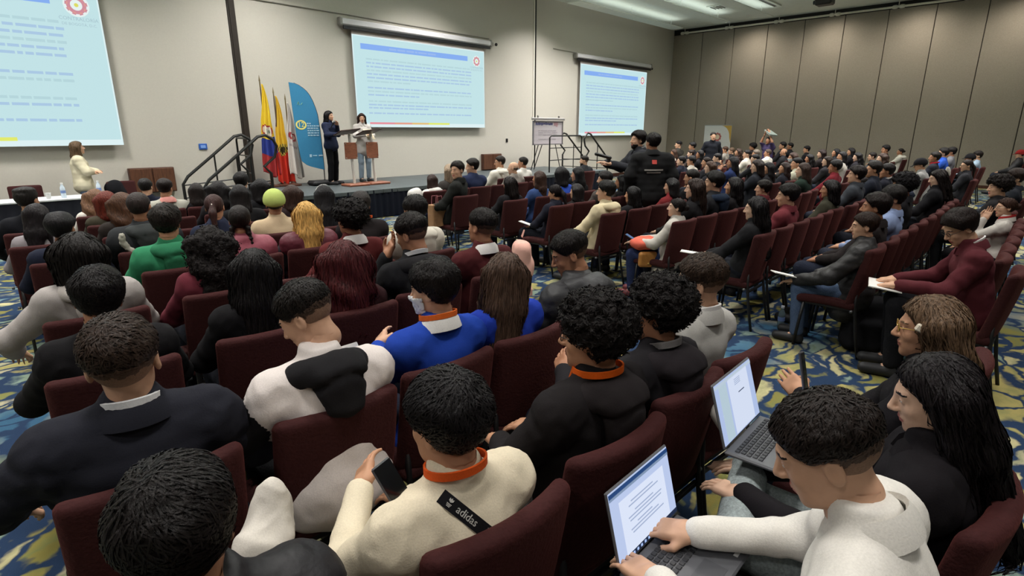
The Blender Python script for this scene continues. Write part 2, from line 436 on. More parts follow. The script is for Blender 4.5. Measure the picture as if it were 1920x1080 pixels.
for (x, y, lx) in ((16.6, 7.4, 3.0), (8.0, 9.6, 6.0), (0.5, 9.6, 6.0), (9.5, 4.0, 12.0), (18.5, 3.0, 5.0)):  # out-of-view troughs, added only to throw more light onto the ceiling
    tt = empty('added_fill_trough', (x, y, CEIL - .32)); tag(tt, 'added slim uplight trough brightening the ceiling, %s' % {(16.6, 7.4): 'before the far corner', (8.0, 9.6): 'over the stage front', (.5, 9.6): 'over the left screen', (9.5, 4.0): 'over the middle of the audience', (18.5, 3.0): 'by the panelled wall'}[(x, y)], 'light trough')
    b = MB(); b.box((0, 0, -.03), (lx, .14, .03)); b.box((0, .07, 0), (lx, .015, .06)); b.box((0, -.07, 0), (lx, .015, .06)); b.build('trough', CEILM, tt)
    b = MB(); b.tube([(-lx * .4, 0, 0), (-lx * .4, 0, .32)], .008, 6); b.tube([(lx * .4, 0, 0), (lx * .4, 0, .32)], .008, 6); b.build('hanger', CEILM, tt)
    l = bpy.data.lights.new('added_fill_trough', 'AREA'); l.shape = 'RECTANGLE'; l.size = lx * .95; l.size_y = .1; l.energy = (30 if x == 16.6 else 18) * lx; l.color = (.92, 1.0, .95)
    o = bpy.data.objects.new('added_fill_trough_lamp', l); COL.objects.link(o); o.parent = tt; o.location = (0, 0, .0); o.rotation_euler = (math.pi, 0, 0)
t = empty('air_vent', (20.28, 9.52, CEIL - .02)); tag(t, 'small square ceiling air vent with grey louvres', 'air vent')
b = MB(); b.box((0, 0, 0), (.55, .55, .03), bev=.008); b.build('frame', CEILM, t)
for i in range(4):
    b = MB(); b.box((0, -.17 + i * .11, -.02), (.44, .05, .015), R=Matrix.Rotation(.5, 3, 'X')); b.build('louvre', mat('grey_louvre', '#6f706c', .6), t)
t = empty('projector', (21.0, 6.3, CEIL + .12)); tag(t, 'black projector hanging from the ceiling near the panelled wall', 'projector')
b = MB(); b.box((0, 0, -.32), (.42, .5, .2), bev=.04); b.build('body', BLACK, t)
b = MB(); b.tube([(0, 0, 0), (0, 0, -.24)], .03, 8); b.build('mount', BLACK, t)
b = MB(); b.tube([(-.1, .22, -.32), (-.1, .3, -.32)], .06, 12); b.build('lens', plastic('#22242a', .1), t)
# recessed lights
RIM = mat('light_rim', '#d9d9d4', .4, 20, 0, .02)
LRIM = MB(); LRIM.lathe([(.13, .03), (.16, .03), (.16, -.012), (.13, -.012)], n=20); lrim = LRIM.mesh('rim', [RIM], True)
LD = MB(); LD.lathe([(.125, .012), (.125, 0)], n=20); ldisc = LD.mesh('diffuser', [emit('#fff2e0', 12, 'lamp_glow')])
def downlight(x, y, power, label, col=(1.0, 0.965, 0.925)):
    t = empty('ceiling_light', (x, y, CEIL)); tag(t, label, 'ceiling light', 'recessed ceiling lights')
    link('rim', lrim, t); link('diffuser', ldisc, t)
    l = ceiling_lamp(0, 0, power, col); l.parent = t; l.location = (0, 0, -.05)
    return t
ROWN = ['first', 'second', 'third', 'fourth', 'fifth', 'sixth', 'seventh']
for i, x in enumerate((-3.5, 1.0, 5.5, 10.0, 14.5, 19.0)):
    for j, y in enumerate((10.9, 7.2, 3.6, 0.0, -3.6)):
        if (i, j) == (5, 0): x, y = 16.9, 10.3
        downlight(x, y, LAMP_W * ((1.6 if i > 2 else 1.4) if j == 0 else (.9, .9, .8, .55, .25)[j] * (1.55 if i >= 4 else 1.05)), 'round recessed ceiling light, %s line from the stage, %s from the left' % (ROWN[j], ROWN[i]))
for k, y in enumerate((9.3, 6.66, 4.02, 1.38)):
    t = empty('wall_spotlight', (22.6, y, CEIL)); tag(t, 'bright round spotlight in the ceiling washing the panelled wall, %s from the stage' % ROWN[k], 'spotlight', 'spotlights along the panelled wall')
    link('rim', lrim, t); link('diffuser', ldisc, t)
    l = bpy.data.lights.new('wall_spotlight', 'SPOT'); l.energy = 190; l.color = (1.0, .92, .8); l.spot_size = math.radians(150); l.spot_blend = 1.0; l.shadow_soft_size = .08
    o = bpy.data.objects.new('wall_spotlight_lamp', l); COL.objects.link(o); o.parent = t; o.location = (0, 0, -.06); o.rotation_euler = (0, math.radians(-6), 0)

# ------------------------------------------------------------------ projection screens
SCRW = emit('#c2e2e6', 1.0); SCRH = emit('#ddf0f2', 1.0)
BARB = emit('#86aef0', 1.0); TXTB = emit('#aac8e3', 1.0); TXTG = emit('#b5d5db', 1.0); WHT = emit('#d4e6fb', 1.0)
def ring_poly(b, cx, cz, r0, r1, y, n=18, mi=0):
    for i in range(n):
        a0, a1 = 2 * math.pi * i / n, 2 * math.pi * (i + 1) / n
        k = .92 if i % 2 else 1.04
        b.add([(cx + r0 * math.cos(a0), y, cz + r0 * math.sin(a0)), (cx + r1 * k * math.cos(a0), y, cz + r1 * k * math.sin(a0)),
               (cx + r1 * k * math.cos(a1), y, cz + r1 * k * math.sin(a1)), (cx + r0 * math.cos(a1), y, cz + r0 * math.sin(a1))], [(0, 1, 2, 3)], mi)
def disc_poly(b, cx, cz, r, y, n=18, mi=0):
    b.add([(cx + r * math.cos(2 * math.pi * i / n), y, cz + r * math.sin(2 * math.pi * i / n)) for i in range(n)], [tuple(range(n))], mi)
def words(b, x0, x1, zc, h, y, rnd, mi=0):
    x = x0
    while x < x1 - .05:
        w = min(rnd.uniform(.07, .3), x1 - x)
        b.box((x + w / 2, y, zc), (w, .002, h), mi); x += w + rnd.uniform(.022, .036)
def screen(x0, x1, z0, z1, label, seed, housing=True):
    rnd = random.Random(seed); W = x1 - x0; H_ = z1 - z0
    t = empty('projection_screen', ((x0 + x1) / 2, WALL_Y - .12, z0)); tag(t, label, 'projection screen')
    hw = W / 2
    b = MB(); b.box((0, .01, (H_ + .16) / 2), (W + .01, .01, H_ + .16)); b.build('screen_cloth', mat('screen_cloth', '#a89f9a', .8, 30, 0, .03), t)
    b = MB(); b.box((0, .0, H_ / 2), (W, .006, H_)); pic = b.build('projected_slide', SCRW, t)
    y = -.006
    b = MB(); b.box((0, y, H_ - .012), (W, .002, .024)); b.box((-hw + .012, y, H_ / 2), (.024, .002, H_)); b.box((hw - .012, y, H_ / 2), (.024, .002, H_)); b.box((0, y, .05), (W, .002, .1)); b.build('slide_edge', SCRH, pic)
    b = MB(); b.box((-.22, y - .002, H_ * .885), (W * .8, .002, H_ * .06)); b.build('title_bar', BARB, pic)
    b = MB(); words(b, -W * .26, W * .1, H_ * .885, H_ * .02, y - .004, rnd); b.build('title_line', emit('#9ab9ee', 1.0), pic)
    lines = [.755, .715, .675, .635, .595, .555, .515, None, .445, .405, .365, None, .295, .255, .22, None, .16]
    for i, f in enumerate(lines):
        if f is None: continue
        last = i + 1 < len(lines) and lines[i + 1] is None
        b = MB(); words(b, -W * .42, -W * .42 + W * (.80 if not last else rnd.uniform(.3, .55)), H_ * f, H_ * .0165, y - .002, rnd)
        b.build('text_line', TXTB if i % 3 else TXTG, pic)
    b = MB(); n = 14
    for i in range(n):
        f = i / (n - 1)
        b.box((-W * .3 + W * .6 * (i + .5) / n - W * .12, y - .002, H_ * .045), (W * .6 / n, .002, H_ * .022), min(3, int(f * 4.2)))
    b.build('footer_bar', [emit('#e4919c', 1), emit('#e4a08c', 1), emit('#e4c07c', 1), emit('#e2ea6c', 1)], pic)
    lx, lz, r = W * .43, H_ * .865, H_ * .058
    b = MB(); disc_poly(b, lx, lz, r * 1.2, y - .003, mi=0); ring_poly(b, lx, lz, r * .55, r, y - .005, mi=1); ring_poly(b, lx, lz, r * .78, r * .84, y - .006, mi=2); disc_poly(b, lx, lz, r * .2, y - .005, mi=3)
    b.build('logo', [emit('#e6f1f0', 1), emit('#cf8f9c', 1), emit('#e2a08e', 1), emit('#dcdc66', 1)], pic)
    for s, dz, sz in (('CONTRALORÍA', .083, .075), ('DE BOGOTÁ, D.C.', .115, .058)):
        me = text_mesh(s, sz * W / 4.4); me.materials.clear(); me.materials.append(emit('#a7c3cd', 1.0))
        o = link('logo_lettering', me, pic, (lx, y - .004, lz - H_ * dz)); o.rotation_euler = (math.pi / 2, 0, 0)
    if housing:
        hx = W / 2 + .27
        b = MB(); b.box((0, .02, z1 - z0 + .245), (2 * hx, .14, .15), bev=.03); b.build('housing', mat('screen_case', '#e6e4e8', .4, 20, 0, .03), t)
        b = MB(); b.box((0, -.03, z1 - z0 + .125), (2 * hx - .1, .05, .075)); b.build('drop_bar', plastic('#14141a', .4), t)
        for s in (-1, 1):
            b = MB(); b.box((s * hx, .02, z1 - z0 + .25), (.08, .16, .18), bev=.02); b.build('end_cap', plastic('#8f8c86', .5), t)
    return t
screen(-1.90, 2.85, 1.54, 4.26, 'largest glowing projection screen at the left edge, cut off by the frame', 3)
screen(7.90, 12.28, 1.885, 4.035, 'glowing projection screen behind the two lecterns on the stage', 5)
screen(17.0, 21.47, 1.62, 4.08, 'glowing projection screen beyond the whiteboard, nearest the fabric wall', 9)
def wall_cam(x, z, label):
    t = empty('wall_camera', (x, WALL_Y - .02, z)); tag(t, label, 'camera')
    b = MB(); b.box((0, -.05, 0), (.09, .1, .09), bev=.02); b.build('housing', plastic('#c9c6be', .5), t)
    b = MB(); b.tube([(.06, -.1, -.01), (.06, -.13, -.015)], .045, 12); b.build('lens', BLACK, t)
wall_cam(12.72, 4.29, 'small white wall camera at the right end of the middle screen case')
wall_cam(21.78, 4.26, 'small white wall camera at the right end of the far screen case')
b = MB(); b.tube([(4.9, WALL_Y - .02, 4.48), (12.6, WALL_Y - .02, 4.43)], .012, 6); tag(b.build('wall_cable', plastic('#8f8a80', .6)), 'thin grey cable run along the wall above the middle screen', 'cable')
b = MB(); b.tube([(15.6, WALL_Y - .02, 4.45), (21.7, WALL_Y - .02, 4.33)], .01, 6); tag(b.build('wall_cable', plastic('#8f8a80', .6)), 'thin grey cable run along the wall above the far screen', 'cable')
def wall_plate(x, z, w_, h_, col, name, label, glow=False):
    t = empty(name, (x, WALL_Y - .01, z)); tag(t, label, 'wall plate')
    b = MB(); b.box((0, 0, 0), (w_, .02, h_), bev=.006); b.build('plate', plastic(col, .4), t)
    b = MB(); b.box((0, -.013, 0), (w_ * .6, .006, h_ * .5)); b.build('insert', plastic('#7fa6e8' if glow else '#202020', .3), t)
wall_plate(4.27, 1.48, .16, .12, '#2f5fb4', 'wall_sign', 'small blue plate on the wall left of the stage steps', True)
wall_plate(13.36, 1.5, .09, .11, '#0e0e0e', 'wall_socket', 'small black socket on the wall below the middle screen')
wall_plate(22.1, 1.45, .1, .13, '#0e0e0e', 'wall_socket', 'small black socket on the wall right of the far screen')
def wall_cupboard(x0, x1, z0, z1, label):
    t = empty('wall_cupboard', ((x0 + x1) / 2, WALL_Y - .07, z0)); tag(t, label, 'cupboard'); W = x1 - x0
    b = MB(); b.box((0, 0, (z1 - z0) / 2), (W, .12, z1 - z0), bev=.01); b.build('body', WOODB, t)
    for s in (-1, 1):
        b = MB(); b.box((s * W / 4, -.065, (z1 - z0) / 2), (W / 2 - .02, .02, z1 - z0 - .03), bev=.006); b.build('door', mat('brown_wood', '#5a3a2a', .5, 12, .1, .3, stretch=(6, 6, .6)), t)
wall_cupboard(2.85, 3.63, .62, 1.1, 'brown wooden two-door wall cupboard left of the stage steps')
wall_cupboard(12.2, 13.0, .62, 1.1, 'brown wooden wall cupboard behind the stage below the middle screen')

# ------------------------------------------------------------------ stage
ST_X0, ST_X1, ST_Y0, ST_Z = 4.75, 15.2, 10.3, .6
t = empty('stage', ((ST_X0 + ST_X1) / 2, ST_Y0, 0)); tag(t, 'low black stage with a pleated navy skirt along the front wall', 'stage')
W = ST_X1 - ST_X0
for i in range(5):
    w_ = W / 5
    b = MB(); b.box((-W / 2 + w_ * (i + .5), (WALL_Y - .03 - ST_Y0) / 2, ST_Z - .04), (w_ - .008, WALL_Y - .03 - ST_Y0, .08), bev=.006)
    b.build('deck_panel', mat('stage_deck', '#4a5052', .5, 30, .15, .15), t)
n = 700; P = []; F = []
for i in range(n + 1):
    x = -W / 2 + W * i / n
    for z in (.015, .3, ST_Z - .012):
        P.append((x, .015 - .022 * math.sin(i * .62) * (1.2 - z) - .006 * math.sin(i * .17), z))
for i in range(n):
    for k_ in range(2): F.append((i * 3 + k_, i * 3 + 3 + k_, i * 3 + 4 + k_, i * 3 + 1 + k_))
link('skirt', mesh_np('skirt', np.array(P), F, [cloth('#141722')]), t)
b = MB()
for sx in (-1, 1): b.box((sx * (W / 2 - .03), (WALL_Y - ST_Y0) / 2, ST_Z / 2 - .05), (.03, WALL_Y - ST_Y0 - .3, ST_Z - .1))
b.build('side_skirt', cloth('#141722'), t)
RAILM = mat('black_rail', '#141312', .4, 20, 0, .05, spec=.5)
def stairs(x_top, sgn, y0, y1, label):
    """steps going down from x_top in direction sgn (x)"""
    t = empty('stage_steps', (x_top, (y0 + y1) / 2, 0)); tag(t, label, 'steps'); w_ = y1 - y0
    for i in range(3):
        b = MB(); b.box((sgn * (.16 + .3 * i), 0, ST_Z - .17 * (i + 1) + .02), (.3, w_, .04), bev=.006); b.build('tread', mat('stage_deck', '#3a3d3e'), t)
        b = MB(); b.box((sgn * (.30 + .3 * i), 0, ST_Z - .17 * (i + 1) - .06), (.015, w_ - .02, .12)); b.build('riser', DARKM, t)
    for yy in (-w_ / 2, w_ / 2):
        s = sgn; R_ = .028
        pts = [(-s * .20, yy, ST_Z - .1), (-s * .20, yy, ST_Z + .42), (-s * .08, yy, ST_Z + .55), (-s * .30, yy, ST_Z + .72), (-s * .36, yy, ST_Z + .92), (-s * .30, yy, ST_Z + 1.04), (-s * .16, yy, ST_Z + 1.12), (-s * .02, yy, ST_Z + 1.09),
               (s * .45, yy, ST_Z + .72), (s * .92, yy, ST_Z + .36), (s * 1.02, yy, ST_Z + .22), (s * 1.02, yy, .02)]
        pts = [(p[0], p[1], p[2]) for p in pts]
        b = MB(); b.tube(pts, R_, 8); b.build('handrail', RAILM, t, True)
        b = MB(); b.tube([(-s * .2, yy, ST_Z + .28), (s * 1.02, yy, ST_Z + .2)], .014, 6); b.build('rail_bar', RAILM, t, True)
        b = MB(); b.tube([(-s * .2, yy, ST_Z + .04), (s * 1.02, yy, ST_Z - .04)], .014, 6); b.build('rail_bar', RAILM, t, True)
        b = MB(); b.tube([(s * .4, yy, ST_Z + .76), (s * .4, yy, .1)], .016, 6); b.build('rail_post', RAILM, t, True)
    return t
stairs(4.5, -1, 10.8, 11.9, 'black tubular steps with two looping handrails at the left end of the stage')
stairs(15.5, 1, 11.2, 12.2, 'black tubular steps with looping handrails at the right end of the stage')
def guard(x0, x1, y, label, y2=None):
    t = empty('stage_guard_rail', ((x0 + x1) / 2, y, ST_Z)); tag(t, label, 'railing'); W = x1 - x0
    d = 0 if y2 is None else y2 - y
    p0 = Vector((-W / 2, 0, 0)); p1 = Vector((W / 2, d, 0))
    b = MB(); b.tube([p0 + Vector((0, 0, 0)), p0 + Vector((0, 0, 1.0)), p0.lerp(p1, .05) + Vector((0, 0, 1.05)), p0.lerp(p1, .95) + Vector((0, 0, 1.05)), p1 + Vector((0, 0, 1.0)), p1], .022, 8); b.build('frame', RAILM, t, True)
    for z in (.35, .7):
        b = MB(); b.tube([p0 + Vector((0, 0, z)), p1 + Vector((0, 0, z))], .014, 6); b.build('rail_bar', RAILM, t, True)
guard(4.82, 4.9, 11.98, 'black guard rail at the stage edge behind the left steps', 12.8)
guard(13.05, 14.6, 10.9, 'black guard rail standing in front of the whiteboard easel')

# flags
def flag(px, py, ztop, keyw, cols, bandf, name, label, lean=0.0, seed=0, extra=None, zbot=.75, width=.36):
    t = empty('flag', (px, py, ST_Z)); tag(t, label, 'flag')
    b = MB(); b.lathe([(.17, 0), (.17, .03), (.06, .06), (.05, .1)], n=16); b.build('base', WOODB, t, True)
    b = MB(); b.tube([(0, 0, .05), (lean, 0, ztop - ST_Z)], .014, 8); b.tube([(lean, 0, ztop - ST_Z), (lean * 1.02, 0, ztop - ST_Z + .12)], [.02, .002], 8); b.build('pole', metalm('#8f8060', .4), t, True)
    NS, NT = 48, 60; P = []
    H_ = ztop - ST_Z - .06; zb = zbot - ST_Z
    for j in range(NT + 1):
        v = j / NT
        wdt = .03 + width * min(1, v * 1.15) ** .8
        for i in range(NS + 1):
            u = i / NS
            x = lean * (1 - v) + keyw(v) + (u - .45 * min(1, v * 2.5)) * wdt
            y = -.05 - .045 * (.25 + v) * math.sin(u * 17 + seed + v * 1.2) - .05 * v * math.sin(u * 5 + seed)
            z = H_ - (H_ - zb) * v - .07 * u * v + .05 * v * math.sin(u * 6 + seed)
            P.append((x, y, z))
    F = []; fm = []
    for j in range(NT):
        for i in range(NS):
            F.append((j * (NS + 1) + i, j * (NS + 1) + i + 1, (j + 1) * (NS + 1) + i + 1, (j + 1) * (NS + 1) + i))
            fm.append(bandf((i + .5) / NS, (j + .5) / NT))
    me = mesh_np('cloth', np.array(P), F, [cloth(c, 40) for c in cols], True, fm)
    o = link('cloth', me, t)
    md = o.modifiers.new('thick', 'SOLIDIFY'); md.thickness = .003
    return t
def band_col(u, v):
    d = math.hypot((u - .55) * .30, (v - .5) * 1.85)
    if d < .05: return 3 if int(u * 40) % 2 else 5
    if d < .105: return 4
    if d < .13: return 2
    v2 = v + .04 * (u - .5)
    return 0 if v2 < .59 else (1 if v2 < .77 else 2)
flag(5.39, 12.45, 2.80, lambda v: .0, ['#e3c43a', '#34418e', '#a83a3c', '#4f6b5a', '#e6dccf', '#d9d4c8'], band_col, 'flag', 'yellow blue and red flag with a crest, leftmost of the three flags', .0, 1.0, zbot=.9, width=.40)
def band_bog(u, v):
    d = math.hypot((u - .6) * .26, (v - .6) * 1.8)
    if d < .05: return 3
    if d < .11: return 2 if (int(u * 20) + int(v * 34)) % 2 else 3
    if u < .2 and v < .35: return 4
    return 0 if v < .56 else 1
flag(5.68, 12.5, 2.58, lambda v: .03 * v, ['#e0b83c', '#cf3a2c', '#d9c25a', '#3b3322', '#5a3a34'], band_bog, 'flag', 'yellow and red flag with a dark emblem, middle of the three flags', .0, 2.2, zbot=.70, width=.33)
def band_wht(u, v):
    d = math.hypot((u - .55) * .26, (v - .45) * 1.5)
    if d < .035: return 2
    if d < .055: return 0
    if d < .09: return 1
    if .57 < v < .6 and .2 < u < .95 and int(u * 36) % 3: return 3
    return 0
flag(5.89, 12.42, 2.45, lambda v: .06 * v, ['#d2c9c2', '#a8494a', '#c98a6a', '#a59a9a'], band_wht, 'flag', 'white flag with a red round logo, rightmost of the three flags', .0, .4, zbot=.84, width=.36)
# feather banner
poly = [(5.852, 2.787), (5.96, 2.775), (6.071, 2.735), (6.16, 2.68), (6.239, 2.612), (6.30, 2.53), (6.355, 2.418), (6.40, 2.29), (6.44, 2.14), (6.463, 1.856), (6.475, 1.6), (6.481, 1.392), (6.489, 0.942), (6.37, .97), (6.261, 1.0), (6.16, 1.03), (6.077, 1.067), (5.974, 1.152), (5.949, 1.267), (5.93, 1.5), (5.903, 1.743), (5.88, 2.2)]
t = empty('feather_banner', (6.49, 12.1, ST_Z)); tag(t, 'tall blue feather banner with a curved top standing beside the speaker', 'banner')
BLU = cloth('#3b7ea6', 40)
b = MB(); pl = [(x - 6.49, z - ST_Z) for x, z in poly]; b.prism(pl, -.006, .006); b.build('cloth', BLU, t)
b = MB(); b.tube([(0, .012, .03), (0, .012, .5)] + [(x - 6.49 + .01, .012, z - ST_Z) for x, z in poly[12:0:-1]], .011, 6); b.build('pole', plastic('#1c1c1e', .4), t, True)
b = MB(); b.box((-.12, 0, .055), (.5, .35, .11), bev=.04); b.build('base', plastic('#151517', .6), t)
PR = plastic('#e6dc7a', .7); PW_ = plastic('#a8c8da', .7)
b = MB()
for i in range(20):
    a0, a1 = 2 * math.pi * i / 20, 2 * math.pi * (i + 1) / 20
    f = lambda a, r: (-.455 + .125 * r * math.cos(a), -.009, 1.32 + .1 * r * math.sin(a))
    b.add([f(a0, .72), f(a0, 1), f(a1, 1), f(a1, .72)], [(0, 1, 2, 3)])
b.build('emblem_ring', PR, t)
me = text_mesh('12', .15); me.materials.clear(); me.materials.append(PR); o = link('emblem_lettering', me, t, (-.455, -.01, 1.32)); o.rotation_euler = (math.pi / 2, 0, 0)
rnd = random.Random(4)
for i in range(6):
    b = MB(); x = -.32
    while x < -.32 + (.24 if i else .1):
        w_ = rnd.uniform(.03, .07); b.box((x + w_ / 2, -.009, 1.35 - .05 * i), (w_, .003, .026)); x += w_ + .014
    b.build('text_line', PW_, t)
b = MB(); b.box((-.3, -.009, .66), (.05, .003, .06)); b.box((-.2, -.009, .66), (.1, .003, .02)); b.box((-.06, -.009, .66), (.1, .003, .03)); b.build('sponsor_mark', PW_, t)
b = MB(); b.tube([(-.5, -.009, 1.74), (-.47, -.009, 1.8), (-.45, -.009, 1.73)], .006, 5); b.tube([(-.42, -.009, 1.74), (-.38, -.009, 1.78)], .005, 5); b.build('leaf_mark', plastic('#8fc3a0', .7), t)
# lecterns
def lectern(x, y, label):
    t = empty('lectern', (x, y, ST_Z)); tag(t, label, 'lectern'); WD = mat('lectern_wood', '#8a5540', .45, 14, .08, .25, stretch=(1, 6, 6))
    b = MB(); b.box((0, 0, .025), (.52, .4, .05), bev=.012); b.build('base', WD, t)
    b = MB(); b.tube([(0, .04, .05), (-.04, .06, 1.13)], .03, 12); b.build('post', plastic('#cfcac2', .35), t, True)
    b = MB(); b.box((-.07, -.02, .77), (.31, .02, .36), bev=.008); p = b.build('front_panel', WD, t)
    for sx in (-1, 1):
        for sz in (-1, 1):
            b = MB(); b.tube([(-.07 + sx * .13, -.03, .77 + sz * .155), (-.07 + sx * .13, -.045, .77 + sz * .155)], .012, 8); b.build('stud', metalm('#c8c4bc', .3), p)
    b = MB(); b.box((-.09, .05, 1.17), (.5, .36, .025), R=Matrix.Rotation(-.28, 3, 'X') @ Matrix.Rotation(-.1, 3, 'Y'), bev=.008); b.build('desk_top', mat('dark_desk', '#3a2721', .4, 14, .05, .2), t)
lectern(6.85, 11.4, 'slim wooden lectern in front of the speaker in the navy blouse')
lectern(7.43, 11.45, 'slim wooden lectern in front of the speaker in the grey cardigan')
# whiteboard easel
t = empty('whiteboard_easel', (13.78, 11.6, ST_Z)); tag(t, 'white flip board on a tripod easel at the right end of the stage', 'easel')
b = MB(); b.box((0, 0, 1.13), (1.4, .03, .68), bev=.006); bd = b.build('board', mat('board_white', '#bdb5ba', .4, 20, 0, .03), t)
b = MB()
for p, d in (((0, -.02, 1.47), (1.44, .04, .03)), ((0, -.02, .79), (1.44, .04, .03)), ((-.7, -.02, 1.13), (.03, .04, .7)), ((.7, -.02, 1.13), (.03, .04, .7))): b.box(p, d)
b.build('board_frame', metalm('#8c888c', .4), t)
b = MB(); b.box((0, -.03, 1.54), (1.56, .05, .07), bev=.01); b.build('clip_bar', metalm('#b8b4b4', .4), t)
for sx in (-.5, .5):
    b = MB(); b.box((sx, -.03, 1.61), (.06, .04, .07), bev=.01); b.build('clip', metalm('#8c8884', .4), t)
for (a, c) in (((-.4, .02, .8), (-.72, .05, 0)), ((.4, .02, .8), (.72, .05, 0)), ((0, .04, 1.2), (0, .55, 0))):
    b = MB(); b.tube([a, c], .014, 6); b.build('leg', DARKM, t)
rnd = random.Random(12); b = MB(); x = -.58
while x < .18:
    w_ = rnd.uniform(.03, .06); b.box((x + w_ / 2, -.018, 1.40 + rnd.uniform(-.01, .01)), (w_, .003, rnd.uniform(.05, .09))); x += w_ + .012
b.build('heading_line', plastic('#4a4a78', .6), bd)
b = MB(); b.box((.37, -.018, 1.4), (.2, .003, .1)); b.box((.42, -.018, 1.33), (.08, .003, .03)); b.build('red_mark', plastic('#b08890', .6), bd)
for i, z in enumerate((1.2, 1.14, 1.08, .95)):
    b = MB(); words(b, -.45, .45, z, .022, -.018, rnd); b.build('text_line', plastic('#a39ba2', .6), bd)
# side table by the left wall
t = empty('side_table', (1.25, 11.75, 0)); tag(t, 'table with a white top and dark cloth skirt by the wall below the left screen', 'table')
b = MB(); b.box((0, 0, .73), (2.1, .6, .03), bev=.006); b.build('table_top', mat('table_white', '#c9cccf', .6, 20, 0, .03), t)
b = MB(); n = 160; P = []; F = []
loop = [(-1.03, -.28), (1.03, -.28), (1.03, .28), (-1.03, .28)]
pts = []
for i in range(4):
    a, c = Vector(loop[i] + (0,)), Vector(loop[(i + 1) % 4] + (0,)); m_ = 60 if i % 2 == 0 else 20
    for k_ in range(m_): pts.append(a.lerp(c, k_ / m_))
for i, p in enumerate(pts):
    for z in (.01, .715): P.append((p.x * (1 + .01 * math.sin(i * 1.3) * (1 - z)), p.y * (1 + .05 * math.sin(i * 1.3) * (1 - z)), z))
n = len(pts)
for i in range(n): F.append((i * 2, ((i + 1) % n) * 2, ((i + 1) % n) * 2 + 1, i * 2 + 1))
link('skirt', mesh_np('skirt', np.array(P), F, [cloth('#23242c')]), t)
def bottle(x, y, z, label, h=.22, capc='#e8e8e8', liq='#c9d6e2'):
    t = empty('water_bottle', (x, y, z)); tag(t, label, 'bottle'); s = h / .22
    b = MB(); b.lathe([(.028 * s, 0), (.032 * s, .01 * s), (.032 * s, .06 * s), (.029 * s, .09 * s), (.032 * s, .12 * s), (.03 * s, .15 * s), (.014 * s, .19 * s), (.013 * s, .205 * s)], n=14); b.build('body', mat('clear_plastic', liq, .15, 20, 0, 0, spec=.6), t, True)
    b = MB(); b.lathe([(.016 * s, .2 * s), (.016 * s, .222 * s)], n=12); b.build('cap', plastic(capc, .4), t, True)
    b = MB(); b.lathe([(.0328 * s, .07 * s), (.0328 * s, .11 * s)], n=14); b.build('wrapper', plastic('#6f86b8', .5), t, True)
bottle(1.62, 11.62, .745, 'small clear water bottle on the side table beside the white cup', .24)
bottle(2.12, 11.7, .745, 'small clear water bottle at the right end of the side table', .24)
t = empty('paper_cup', (1.42, 11.6, .745)); tag(t, 'white paper cup on the side table', 'cup')
b = MB(); b.lathe([(.028, 0), (.038, .09), (.04, .09), (.04, .096), (.036, .096), (.034, .086)], n=16); b.build('cup_wall', plastic('#d6d6d4', .6), t, True)
# roll-up banner at the far wall
t = empty('roll_up_banner', (22.9, 10.25, 0)); tag(t, 'white roll-up banner with a round logo and yellow corner against the fabric wall', 'banner'); t.rotation_euler = (0, 0, -math.pi / 2 + .0)
b = MB(); b.box((0, 0, 1.03), (1.13, .012, 1.94)); cl = b.build('print', mat('banner_white', '#d9d8d4', .6, 20, 0, .02), t)
b = MB(); b.box((0, 0, .04), (1.2, .2, .08), bev=.02); b.build('base', metalm('#9a9a9a', .4), t)
b = MB(); b.box((0, 0, 2.01), (1.15, .03, .03)); b.build('top_rail', metalm('#9a9a9a', .4), t)
b = MB(); disc_poly(b, 0, 1.55, .13, -.008, mi=1); ring_poly(b, 0, 1.55, .1, .17, -.01, mi=0); b.build('logo', [plastic('#b5605a', .6), plastic('#e8d6b8', .6)], cl)
b = MB()
pl = [(.565, 2.0), (.1, 2.0)] + [(.1 + .40 * math.sin(a), 1.55 + .45 * math.cos(a) - .0) for a in [i * math.pi / 2 / 8 for i in range(1, 9)]] + [(.565, 1.3)]
b.prism(pl, -.008, -.009); b.build('yellow_corner', plastic('#c9a046', .6), cl)
# ------------------------------------------------------------------ chairs
CHM = mat('burgundy_fabric', '#371a1a', .85, 90, .3, .14, spec=.15, sheen=.22)
CHD = mat('burgundy_fabric_back', '#54292c', .85, 90, .3, .14, spec=.15, sheen=.2)
def back_field(P):
    Q = P.copy(); z = Q[:, 2] - .665
    Q[:, 1] = Q[:, 1] + .235 + z * .19 - .85 * Q[:, 0] ** 2 - .10 * z * z
    Q[:, 2] = z
    return rbox(Q, (0, 0, 0), (.228 , .034, .24), .030)
def seat_field(P):
    Q = P.copy(); Q[:, 2] += .12 * (Q[:, 1] - .02) ** 2 * 2
    return rbox(Q, (0, .02, .438), (.228, .225, .036), .03)
V_, F_ = surf(back_field, (-.26, -.36, .4), (.26, -.1, .95), .0115)
CH_BACK = mesh_np('backrest', V_, F_, [CHM])
V_, F_ = surf(seat_field, (-.26, -.24, .37), (.26, .28, .5), .0125)
CH_SEAT = mesh_np('seat', V_, F_, [CHM])
LEGM = mat('black_leg', '#121112', .45, 20, 0, .05, spec=.5)
CH_LEG = []
for sx in (-1, 1):
    b = MB(); b.tube([(sx * .20, .18, .41), (sx * .205, .2, .2), (sx * .21, .215, 0)], .0125, 8); CH_LEG.append(b.mesh('leg', [LEGM], True))
    b = MB(); b.tube([(sx * .20, -.19, .6), (sx * .203, -.2, .42), (sx * .207, -.235, .2), (sx * .212, -.28, 0)], .0125, 8); CH_LEG.append(b.mesh('leg', [LEGM], True))
b = MB()
for sx in (-1, 1): b.box((sx * .195, .0, .398), (.022, .40, .022))
b.box((0, .17, .398), (.38, .022, .022)); b.box((0, -.185, .398), (.40, .024, .03)); b.box((0, -.2, .36), (.40, .018, .02))
